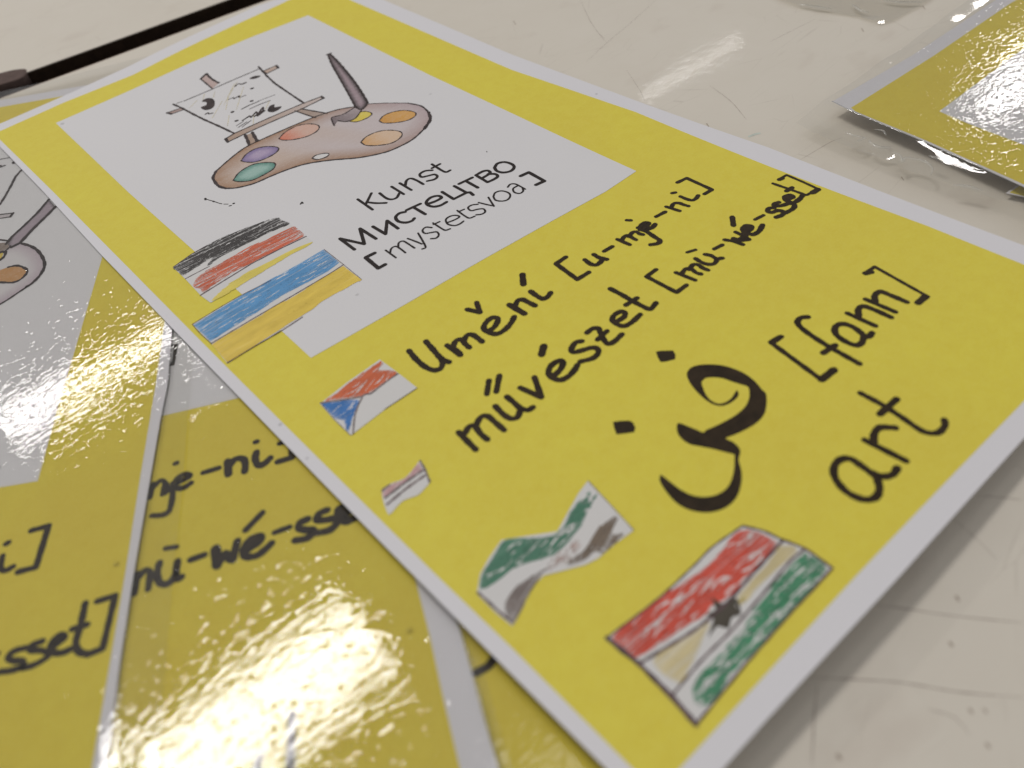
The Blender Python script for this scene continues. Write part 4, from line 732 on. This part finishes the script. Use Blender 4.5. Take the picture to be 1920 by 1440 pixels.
def make_table(label, b0, b1, sgn):
    c = tpt(250, (b0 + b1) / 2)
    t = root('work_table', c[0], c[1], -740, label, 'table')
    top = ccw([tpt(-500, b0), tpt(1100, b0), tpt(1100, b1), tpt(-500, b1)])
    V, F = box_poly(top, -24, 0.0)
    link('tabletop', V, F, M['table'], t)
    # edge band along the joint, a little below the surface, with a worn brown lip
    e = b0 if abs(b0 - gapw / 2) < abs(b1 - gapw / 2) else b1
    band = ccw([tpt(-500, e), tpt(1100, e), tpt(1100, e + sgn * 0.7), tpt(-500, e + sgn * 0.7)])
    V, F = box_poly(band, -24, -0.25)
    link('edge_band', V, F, M['edge'], t)
    for aa in (-440, 1040):
        for bb in (b0 + (60 if b1 > b0 else -60), b1 + (-60 if b1 > b0 else 60)):
            lx, ly = tpt(aa, bb); r = 18
            V, F = box_poly([(lx + r * math.cos(i * math.pi / 6), ly + r * math.sin(i * math.pi / 6)) for i in range(12)], -740, -24)
            link('leg', V, F, M['edge'], t)
    return t


table_near = make_table('cream laminate table with hairline scratches that all the yellow cards lie on', 0.0, -800.0, 1)
table_far = make_table('plain cream table beyond the dark joint in the top left corner', gapw, gapw + 800, -1)
lip = ccw([tpt(-500, 0.0), tpt(1100, 0.0), tpt(1100, -0.5), tpt(-500, -0.5)])
V, F = box_poly(lip, -0.5, 0.03)
link('brown_lip', V, F, M['edge_brown'], table_near)
# dark strip filling the bottom of the joint
V, F = box_poly(ccw([tpt(-500, 0.8), tpt(1100, 0.8), tpt(1100, gapw - 0.8), tpt(-500, gapw - 0.8)]), -24, -14)
link('joint_strip', V, F, M['edge'], table_near)

for i, (k_, w, pts) in enumerate(D['scratch']):
    V, F = [], []
    ribbon(V, F, catmull([tuple(p) for p in pts], False, 1.0), w * 0.36, flat(0.0), 0.012 + 0.002 * i, taper=0.8, wob=0.25, caps=False)
    link('scratch', V, F, M['scratch'], table_near)
for i, (k_, w, pts) in enumerate(D['speck']):
    V, F = [], []
    ribbon(V, F, [tuple(p) for p in pts], w * 0.8, flat(0.0), 0.05 + 0.001 * i, wob=0.1)
    link('dirt_speck', V, F, M['speck'], table_near)
strokes('green_smudge', 'smudge', flat(0.0), 0.04, M['green_smudge'], table_near)

# brown plastic end piece at the joint
bp = poly('brown'); bp = catmull(bp, True, 0.5)
cx = sum(p[0] for p in bp) / len(bp); cy = sum(p[1] for p in bp) / len(bp)
V = []; F = []; n = len(bp)
for z, s in ((-6, 1.0), (-0.2, 1.0), (0.05, 0.96), (0.1, 0.85)):
    V += [(cx + (x - cx) * s, cy + (y - cy) * s, z) for x, y in bp]
for l in range(3):
    for i in range(n): F.append((l * n + i, l * n + (i + 1) % n, (l + 1) * n + (i + 1) % n, (l + 1) * n + i))
F.append(tuple(range(3 * n, 4 * n))); F.append(tuple(reversed(range(n))))
o = link('joint_clip', V, F, M['chip'], None, True)
o['label'] = 'rounded brown piece sitting in the dark joint between the tables'; o['category'] = 'clip'

# ------------------------------------------------------------------ the loose paper card on top
HM = H_main
main = root('word_card', 70, -150, 0, 'unlaminated yellow word card lying on top, with easel picture, handwriting and six pencil flags', 'card')
sheet('paper_sheet', poly('m_paper'), HM, 0.0, M['paper'], main, 0.13, 4.0)
sheet('yellow_field', poly('m_yellow'), HM, 0.02, M['yellow'], main, 0, 4.0)
sheet('picture_panel', poly('m_panel'), HM, 0.09, M['panel'], main, 0.05, 4.0)

Zp = 0.11   # print on the panel
strokes('lettering', 'kunst', HM, Zp, M['print'], main, 'small printed word Kunst on the white panel', wscale=1.32, wob=0.04)
strokes('lettering', 'mystetstvo', HM, Zp, M['print'], main, 'printed Cyrillic word under Kunst', wscale=1.32, wob=0.04)
strokes('lettering', 'translit', HM, Zp, M['print'], main, 'thin bracketed transliteration under the Cyrillic word', wscale=1.32, wob=0.04)
strokes('stray_marks', 'marks', HM, Zp, M['print'], main)['kind'] = 'stuff'
for k, lab in (('umeni', 'handwritten marker word Umění'), ('umeni_sound', 'bracketed sounds u-mje-ni'), ('muveszet', 'handwritten marker word művészet'),
               ('muveszet_sound', 'bracketed sounds mü-wé-sset by the right edge'), ('fann', 'bracketed word fann'), ('art', 'handwritten word art, lowest line'),
               ('arabic', 'large Arabic word in broad black strokes')):
    strokes('lettering', k, HM, 0.05, M['ink'], main, lab, 1.2, 0.07)

# easel
easel = sheet('easel_drawing', poly('e_canvas'), HM, Zp, M['panel'], main, 0, 3.0, label='drawn easel holding a spotted sketch')
WOOD = (0.42, 0.29, 0.22)
for k, nm in (('e_top', 'post'), ('e_barR', 'crossbar'), ('e_barL', 'crossbar'), ('e_legL', 'leg'), ('e_legR', 'leg'), ('e_ledge', 'ledge')):
    col = {'e_top': (0.50, 0.36, 0.33), 'e_barL': (0.38, 0.25, 0.22), 'e_barR': (0.52, 0.38, 0.30), 'e_ledge': (0.40, 0.27, 0.19), 'e_legL': (0.36, 0.24, 0.16), 'e_legR': (0.36, 0.26, 0.20)}[k]
    pl = poly(k)
    xs = [p[0] for p in pl]; x0, x1 = min(xs), max(xs)
    fnc = (lambda c, x0, x1, k: (lambda x, y: lerp(c, (0.66, 0.58, 0.56), clamp((x - x0) / (x1 - x0), 0, 1) * (0.75 if k == 'e_ledge' else 0.25))))(col, x0, x1, k)
    sheet(nm, pl, HM, Zp + 0.012, M['tint'], easel, 0, 1.2, tintf=fnc)
strokes('outline', 'e_line', HM, Zp + 0.03, M['line'], easel, wscale=1.7, wob=0.16)
strokes('sketch_marks', 'e_doodle', HM, Zp + 0.03, M['line'], easel, wscale=1.3, wob=0.14)
strokes('faint_pencil', 'e_faint', HM, Zp + 0.02, M['faint'], easel, wob=0.1)

# palette
pp = poly('palette', 0, 0.8)
ppc = pp[::3]
BR, LI, TAN, MAU = (0.36, 0.20, 0.11), (0.58, 0.51, 0.51), (0.53, 0.36, 0.22), (0.46, 0.36, 0.38)
pxs = [p[0] for p in pp]; pys = [p[1] for p in pp]
pcx, pcy = (min(pxs) + max(pxs)) / 2, (min(pys) + max(pys)) / 2


def palette_tint(x, y):
    d = dist_poly(x, y, ppc)
    s = (x - min(pxs)) / (max(pxs) - min(pxs))      # along the palette
    edge = lerp(BR, MAU, clamp((s - 0.55) * 2.2, 0, 1))
    core = lerp(TAN, LI, clamp(0.35 + 0.9 * s + 0.12 * math.sin(x * 0.35 + y * 0.2), 0, 1))
    return lerp(edge, core, clamp(d / 6.5, 0, 1) ** 0.9)


pal = sheet('palette_drawing', pp, HM, Zp, M['tint'], main, 0, 1.1, label='drawn wooden paint palette', tintf=palette_tint)
strokes('outline', 'pal_line', HM, Zp + 0.04, M['line'], pal, wscale=1.7, wob=0.14)
SP = {'red': ((0.66, 0.13, 0.04), (0.66, 0.42, 0.33)), 'purple': ((0.16, 0.11, 0.30), (0.42, 0.33, 0.50)), 'green': ((0.03, 0.20, 0.15), (0.30, 0.50, 0.44)),
      'yellow': ((0.72, 0.52, 0.03), (0.74, 0.60, 0.06)), 'amber': ((0.62, 0.30, 0.05), (0.68, 0.36, 0.08)), 'orange': ((0.66, 0.36, 0.12), (0.70, 0.50, 0.34)), 'hole': ((0.68, 0.66, 0.65), (0.72, 0.71, 0.70))}
for k, (c0, c1) in SP.items():
    pl = poly('spot_' + k)
    xs = [p[0] for p in pl]; x0, x1 = min(xs), max(xs)
    if k == 'green': fn = (lambda a, b, pl: (lambda x, y: lerp(a, b, clamp(dist_poly(x, y, pl) / 2.2, 0, 1))))(c0, c1, pl[::2])
    elif k == 'purple': fn = (lambda a, b, pl: (lambda x, y: lerp(a, b, clamp(dist_poly(x, y, pl) / 2.6, 0, 1))))(c0, c1, pl[::2])
    else: fn = (lambda a, b, x0, x1: (lambda x, y: lerp(a, b, clamp((x - x0) / (x1 - x0) * 1.6, 0, 1))))(c0, c1, x0, x1)
    so = sheet('paint_spot' if k != 'hole' else 'thumb_hole', pl, HM, Zp + 0.02, M['tint'], pal, 0, 0.8, tintf=fn)
    # the ring joins its spot in one sub-part level
    strokes('ring', 'spot_%s_line' % k, HM, Zp + 0.045, M['line'], pal, wscale=1.5, wob=0.25)

hb = poly('brush_handle')
hxs = [(p[0], p[1]) for p in hb]


def brush_tint(x, y):
    d = dist_poly(x, y, hxs)
    return lerp((0.05, 0.032, 0.036), (0.34, 0.25, 0.28), clamp(d / 1.5, 0, 1) ** 1.8)


br = sheet('brush_drawing', hb, HM, Zp + 0.05, M['tint'], main, 0, 0.5, label='drawn paintbrush dipping into the palette', tintf=brush_tint)
bh = poly('brush_hair')
hx0 = min(p[0] for p in bh); hx1 = max(p[0] for p in bh)
sheet('bristles', bh, HM, Zp + 0.055, M['tint'], br, 0, 0.6, tintf=lambda x, y: lerp((0.12, 0.08, 0.09), (0.40, 0.33, 0.34), clamp((x - hx0) / (hx1 - hx0), 0, 1)))
strokes('outline', 'brush_line', HM, Zp + 0.08, M['line'], br, wscale=1.7, wob=0.16)


# flags
def flag(key, label):
    return sheet('flag_drawing', poly(key + '_sheet'), HM, 0.12, M['white'], main, 0, 3.0, label=label)


def axis(key, i=0, a=0, b=1):
    p = D[key][i][2]
    return math.atan2(p[b][1] - p[a][1], p[b][0] - p[a][0])


f1 = flag('f1', 'black, red and yellow pencil flag over the panel corner')
a1 = axis('f1_sheet', 0, 0, 4)
pencil_fill('stripe', 'f1_black', HM, 0.135, (0.035, 0.030, 0.030), f1, a1, 0.36, 0.46, cover=0.44, skip=0.05, base_cover=0.51, bare=18, bw=0.42)
pencil_fill('stripe', 'f1_red', HM, 0.135, (0.60, 0.12, 0.05), f1, a1, 0.40, 0.5, cover=0.44, skip=0.08, base_cover=0.49, bare=25, bw=0.42)
pencil_fill('stripe', 'f1_yellow', HM, 0.135, (0.72, 0.60, 0.11), f1, a1, 0.34, 0.6, cover=0.29, skip=0.0, base_cover=0.27, light=0.05)
strokes('outline', 'f1_line', HM, 0.16, M['greypurple'], f1, wob=0.15)
f2 = flag('f2', 'blue and yellow pencil flag over the panel corner')
a2 = axis('f2_line', 0, 0, 4)
pencil_fill('stripe', 'f2_blue', HM, 0.135, (0.09, 0.29, 0.56), f2, a2, 0.38, 0.5, cover=0.40, skip=0.05, base_cover=0.41, light=0.25, jit=0.7, bare=42, bw=0.42)
pencil_fill('stripe', 'f2_yellow', HM, 0.135, (0.74, 0.53, 0.075), f2, a2, 0.34, 0.6, cover=0.26, skip=0.02, base_cover=0.25, light=0.05, jit=0.3)
strokes('outline', 'f2_line', HM, 0.16, M['greypurple'], f2, wob=0.15)
f3 = flag('f3', 'small red, white and blue flag with a blue wedge')
a3 = axis('f3_sheet', 0, 5, 0)
pencil_fill('stripe', 'f3_red', HM, 0.135, (0.58, 0.12, 0.04), f3, a3 - 0.1, 0.36, 0.55, cover=0.37, skip=0.05, base_cover=0.45, light=0.4, bare=12, bw=0.42)
pencil_fill('wedge', 'f3_blue', HM, 0.135, (0.03, 0.16, 0.45), f3, a3 - 0.3, 0.34, 0.55, cover=0.36, skip=0.05, base_cover=0.37, light=0.3, bare=7, bw=0.42)
strokes('outline', 'f3_line', HM, 0.16, M['greyline'], f3, wob=0.15)
f4 = flag('f4', 'tiny pale pink and grey waving flag')
pencil_fill('stripe', 'f4_pink', HM, 0.135, (0.52, 0.30, 0.31), f4, a3, 0.34, 0.5, cover=0.39, skip=0.05, base_cover=0.32, light=0.3)
strokes('outline', 'f4_line', HM, 0.155, M['greyline'], f4, wscale=1.3, wob=0.2)
f5 = flag('f5', 'waving green, white and dark brown pencil flag')
a5 = axis('f5_sheet', 0, 12, 0)
pencil_fill('stripe', 'f5_green', HM, 0.135, (0.06, 0.19, 0.12), f5, a5 - 0.1, 0.40, 0.6, cover=0.40, skip=0.04, base_cover=0.43, light=0.25, bare=22, bw=0.5)
pencil_fill('stripe', 'f5_pink', HM, 0.134, (0.50, 0.37, 0.33), f5, a5, 0.7, 0.5, cover=0.52, skip=0.15, base_cover=0.57, light=0.3)
pencil_fill('stripe', 'f5_brown', HM, 0.135, (0.16, 0.12, 0.085), f5, a5 + 0.25, 0.42, 0.6, cover=0.42, skip=0.06, base_cover=0.46, light=0.3)
pencil_fill('stripe', 'f5_dark', HM, 0.136, (0.19, 0.155, 0.14), f5, a5 + 0.2, 0.45, 0.55, cover=0.44, skip=0.1, base_cover=0.46, light=0.4)
for q_, entry in enumerate(list(D['f5_line'])):
    D['f5_line_%d' % q_] = [entry]
    strokes('outline', 'f5_line_%d' % q_, HM, 0.16, M['greyline'], f5, wob=0.15)
f6 = flag('f6', 'large red, yellow and green flag with a dark star, lowest on the card')
a6 = axis('f6_sheet', 0, 10, 0)
pencil_fill('stripe', 'f6_red', HM, 0.135, (0.58, 0.07, 0.04), f6, a6, 0.42, 0.62, cover=0.39, skip=0.06, base_cover=0.45, light=0.3, bare=44, bw=0.55)
pencil_fill('stripe', 'f6_buff', HM, 0.135, (0.60, 0.51, 0.28), f6, a6, 0.5, 0.6, cover=0.34, skip=0.1, base_cover=0.37, light=0.3)
pencil_fill('stripe', 'f6_green', HM, 0.135, (0.05, 0.24, 0.12), f6, a6, 0.48, 0.62, cover=0.44, skip=0.12, base_cover=0.51, light=0.35, bare=40, bw=0.6)
pencil_fill('shading', 'f6_olive', HM, 0.150, (0.42, 0.34, 0.10), f6, a6, 0.8, 0.6, base=False, cover=0.5, skip=0.3)
strokes('outline', 'f6_line', HM, 0.165, M['greypurple'], f6, wob=0.15)
strokes('star', 'f6_star', HM, 0.17, pen('star_pencil', (0.055, 0.045, 0.03), 0.4, 0.34, 3), f6, wob=0.15)


# ------------------------------------------------------------------ laminated cards
def film(key, H, paperkey, parent, mat, over=0.13, low=0.02, wave=0.03, fall=1.2, drop=0.0, step=2.5, crumple=0.0, facets=()):
    pap = poly(paperkey)
    pl = poly(key)

    def z(x, y):
        d = 0.0 if inside(x, y, pap) else dist_poly(x, y, pap)
        s = clamp(d / fall, 0, 1); s = s * s * (3 - 2 * s)
        zz = H(x, y) + over + (low - over - drop) * s
        zz += wave * math.sin(x * 0.11 + y * 0.07) * math.cos(y * 0.13 - x * 0.05)
        m = 1.0
        for fx, fy, gx, gy, sg in facets:
            q = math.exp(-(((x - fx) ** 2 + (y - fy) ** 2) / (sg * sg)) ** 2)
            m *= 1 - q
            if d > 0 and q > 0.001:
                dc = 0.0 if inside(fx, fy, pap) else dist_poly(fx, fy, pap)
                sc_ = clamp(dc / fall, 0, 1); sc_ = sc_ * sc_ * (3 - 2 * sc_)
                zz = zz * (1 - q) + (H(fx, fy) + over + (low - over - drop) * sc_ + gx * (x - fx) + gy * (y - fy)) * q
        if crumple and d > 0:
            e = min(1, d / 2.5) * m
            zz += crumple * e * (math.sin(x * 0.26 + 1.1 * math.sin(y * 0.17)) * 0.55 + math.sin(y * 0.40 + x * 0.20) * 0.35 + 0.6 * abs(math.sin(x * 0.15 - y * 0.27)))
        return zz
    o = sheet('laminate_film', pl, H, 0, mat, parent, 0, step, zf=z, label='clear glossy laminating film')
    if crumple:                      # the sealed margin is bare film on film: smooth, no paper texture under it
        o.data.materials.append(M['film_rim'])
        ox, oy, oz = ORIGIN[o]
        for p in o.data.polygons:
            if not inside(p.center.x / MM + ox, p.center.y / MM + oy, pap): p.material_index = 1
    return o


def laminated(key, H, label, x, y, warm=True, panel=True, **kw):
    r = root('laminated_card', x, y, 0, label, 'card')
    sheet('paper_sheet', poly(key + '_paper'), H, 0, M['paper'], r, 0.12, 6.0)
    sheet('yellow_field', poly(key + '_yellow'), H, 0.02, M['yellow_warm'] if warm else M['yellow'], r, 0, 6.0)
    if panel and key + '_panel' in D: sheet('picture_panel', poly(key + '_panel'), H, 0.04, M['panel'], r, 0, 6.0)
    return r


HA, HB, HC, HD = flat(1.75), flat(1.1), flat(0.55), flat(4.2)
ca = laminated('a', HA, 'laminated card at the left edge showing part of the brush and palette picture', -40, -170)
strokes('lettering', 'a_nji', HA, 0.05, M['ink'], ca, 'end of the bracketed word, i and bracket')
strokes('lettering', 'a_sset', HA, 0.05, M['ink'], ca, 'end of the bracketed word, sset')
ed = strokes('easel_drawing', 'a_line', HA, 0.08, M['line'], ca, 'corner of the drawn easel', wscale=1.45, wob=0.14)
sheet('ledge', poly('a_ledge'), HA, 0.06, M['tint'], ed, 0, 1.5, tintf=lambda x, y: (0.56, 0.52, 0.54))
ap = poly('a_palette', 0, 0.8); apc = ap[::2]
pa = sheet('palette_drawing', ap, HA, 0.06, M['tint'], ca, 0, 1.3, tintf=lambda x, y: lerp((0.50, 0.42, 0.47), (0.66, 0.64, 0.65), clamp(dist_poly(x, y, apc) / 4.5, 0, 1)))
strokes('outline', 'a_pal_line', HA, 0.10, M['line'], pa, wscale=1.45, wob=0.14)
sheet('paint_spot', poly('a_spot_amber'), HA, 0.07, M['tint'], pa, 0, 1.0, tintf=lambda x, y: (0.56, 0.30, 0.09))
sheet('paint_spot', poly('a_spot_yellow'), HA, 0.07, M['tint'], pa, 0, 1.0, tintf=lambda x, y: (0.66, 0.52, 0.06))
strokes('ring', 'a_spot_line', HA, 0.10, M['line'], pa, wscale=1.45, wob=0.2)
ab = poly('a_brush')
bra = sheet('brush_drawing', ab, HA, 0.085, M['tint'], ca, 0, 0.5, tintf=lambda x, y: lerp((0.07, 0.05, 0.06), (0.40, 0.33, 0.38), clamp(dist_poly(x, y, ab) / 0.9, 0, 1) ** 1.3))
sheet('bristles', poly('a_hair'), HA, 0.086, M['tint'], bra, 0, 1.0, tintf=lambda x, y: (0.25, 0.19, 0.15))
strokes('outline', 'a_brush_line', HA, 0.10, M['line'], bra, wscale=1.45, wob=0.14)
film('a_film', HA, 'a_paper', ca, M['film_soft'], wave=0.03, facets=((14, 6, 0.09, 0.15, 5.0),), step=2.0)

cb = laminated('b', HB, 'laminated card between the left card and the top card, glare over its writing', -10, -240)
strokes('lettering', 'b_bracket', HB, 0.05, M['ink'], cb, 'closing bracket on the white panel')
strokes('lettering', 'b_njeni', HB, 0.05, M['ink'], cb, 'part of the bracketed sounds nje-ni')
strokes('lettering', 'b_muwe', HB, 0.05, M['ink'], cb, 'part of the bracketed sounds mü-wé-sset')
strokes('lettering', 'b_fann', HB, 0.05, M['ink'], cb, 'marker strokes cut off by the glare')
film('b_film', HB, 'b_paper', cb, M['film'], wave=0.03)

cc = laminated('c', HC, 'lowest laminated card, a yellow strip with one bracket end beside the top card', -10, -290)
strokes('lettering', 'c_bracket', HC, 0.05, M['ink'], cc, 'lower end of a bracket')
film('c_film', HC, 'c_paper', cc, M['film'], wave=0.02)

cd = laminated('d', HD, 'laminated card in the top right corner with sparkling glare and a crumpled clear margin', 250, -250)
film('d_film_top', HD, 'd_paper', cd, M['film_sparkle'], drop=0.9, fall=10.0, crumple=0.38, step=1.0, wave=0.05, facets=((167.5, -246, -0.05, 0.02, 8.5), (171, -236, -0.05, 0.05, 4.5), (240, -209.5, -0.005, 0.09, 9), (252, -209.5, 0.01, 0.075, 8.0)))


def sealed_edge(key, idx, H, parent, r=0.13, out=0.35, z=0.10):
    """rounded ridge where the two films meet along the paper edge"""
    pl = poly(key)
    pts = []
    for a, b in zip(idx, idx[1:]):
        p, q = pl[a], pl[b]; k = max(1, int(math.dist(p, q) / 2))
        pts += [(p[0] + (q[0] - p[0]) * i / k, p[1] + (q[1] - p[1]) * i / k) for i in range(k)]
    pts.append(pl[idx[-1]])
    V, F = [], []
    n = len(pts)
    for i, p in enumerate(pts):
        a, b = pts[max(0, i - 1)], pts[min(n - 1, i + 1)]
        dx, dy = b[0] - a[0], b[1] - a[1]; l = math.hypot(dx, dy); nx, ny = -dy / l, dx / l
        if inside(p[0] + nx, p[1] + ny, pl): nx, ny = -nx, -ny
        for j in range(7):
            an = math.pi * j / 6; rr = r * (1 + 0.25 * math.sin(i * 0.7) + 0.15 * math.sin(i * 1.9))
            V.append((p[0] + nx * (out + rr * math.cos(an) * 1.5), p[1] + ny * (out + rr * math.cos(an) * 1.5), H(*p) + z + rr * math.sin(an)))
    for i in range(n - 1):
        for j in range(6): F.append((i * 7 + j, i * 7 + j + 1, (i + 1) * 7 + j + 1, (i + 1) * 7 + j))
    return link('sealed_edge', V, F, M['film_rim'], parent, True)


sealed_edge('a_paper', [4, 5, 6, 7, 8, 9, 10, 11], HA, ca)
sealed_edge('b_paper', [4, 5, 6, 7, 8, 9], HB, cb)
sealed_edge('d_paper', [0, 1, 2, 3, 4], HD, cd, 0.16)
for (k_, w_, pts), H, par in zip(D['bubbles'], (HA, HB), (ca, cb)):
    bx, by = pts[0]; V = [(bx, by, H(bx, by) + 0.13 + 0.42)]; F = []
    for r_, z_ in ((0.18, 0.38), (0.35, 0.22), (0.5, 0.0)):
        V += [(bx + r_ * math.cos(a * math.pi / 6), by + r_ * math.sin(a * math.pi / 6), H(bx, by) + 0.13 + z_) for a in range(12)]
    for a in range(12):
        F.append((0, 1 + a, 1 + (a + 1) % 12))
        for l in (0, 1): F.append((1 + l * 12 + a, 13 + l * 12 + a, 13 + l * 12 + (a + 1) % 12, 1 + l * 12 + (a + 1) % 12))
    link('air_bubble', V, F, M['film_rim'], par, True)
def crease(w_, pts, zc, parent):
    base = [tuple(p) for p in pts]; cp = catmull(base, False, 0.5)
    V, F = [], []; n = len(cp)
    for i, p in enumerate(cp):
        a, b = cp[max(0, i - 1)], cp[min(n - 1, i + 1)]
        dx, dy = b[0] - a[0], b[1] - a[1]; l = math.hypot(dx, dy) or 1
        e = w_ * math.sin(math.pi * (i + 0.5) / n) ** 0.5
        for j in range(7):
            an = math.pi * j / 6
            V.append((p[0] - dy / l * e * math.cos(an), p[1] + dx / l * e * math.cos(an), zc + e * 0.8 * math.sin(an)))
    for i in range(n - 1):
        for j in range(6): F.append((i * 7 + j, i * 7 + j + 1, (i + 1) * 7 + j + 1, (i + 1) * 7 + j))
    link('film_crease', V, F, M['film_crease'], parent, True)


for k_, w_, pts in D['crease']: crease(w_, pts, 4.25, cd)
# the stack of spare cards that holds the corner card up, seen only as its yellow tip
ce = laminated('e2', flat(1.6), 'yellow card tip peeking out under the crumpled card at the right edge', 240, -262, panel=False)
cf = laminated('f', flat(1.2), 'clear film corner of a card poking in at the top edge', 280, -120, panel=False)
film('f_film', flat(1.2), 'f_paper', cf, M['film'], drop=0.7, fall=9.0, crumple=0.30, step=1.2, wave=0.08, facets=((229, -190, -0.04, 0.176, 5.0),))
for k_, w_, pts in D['crease_top']: crease(w_, pts, 1.15, cf)
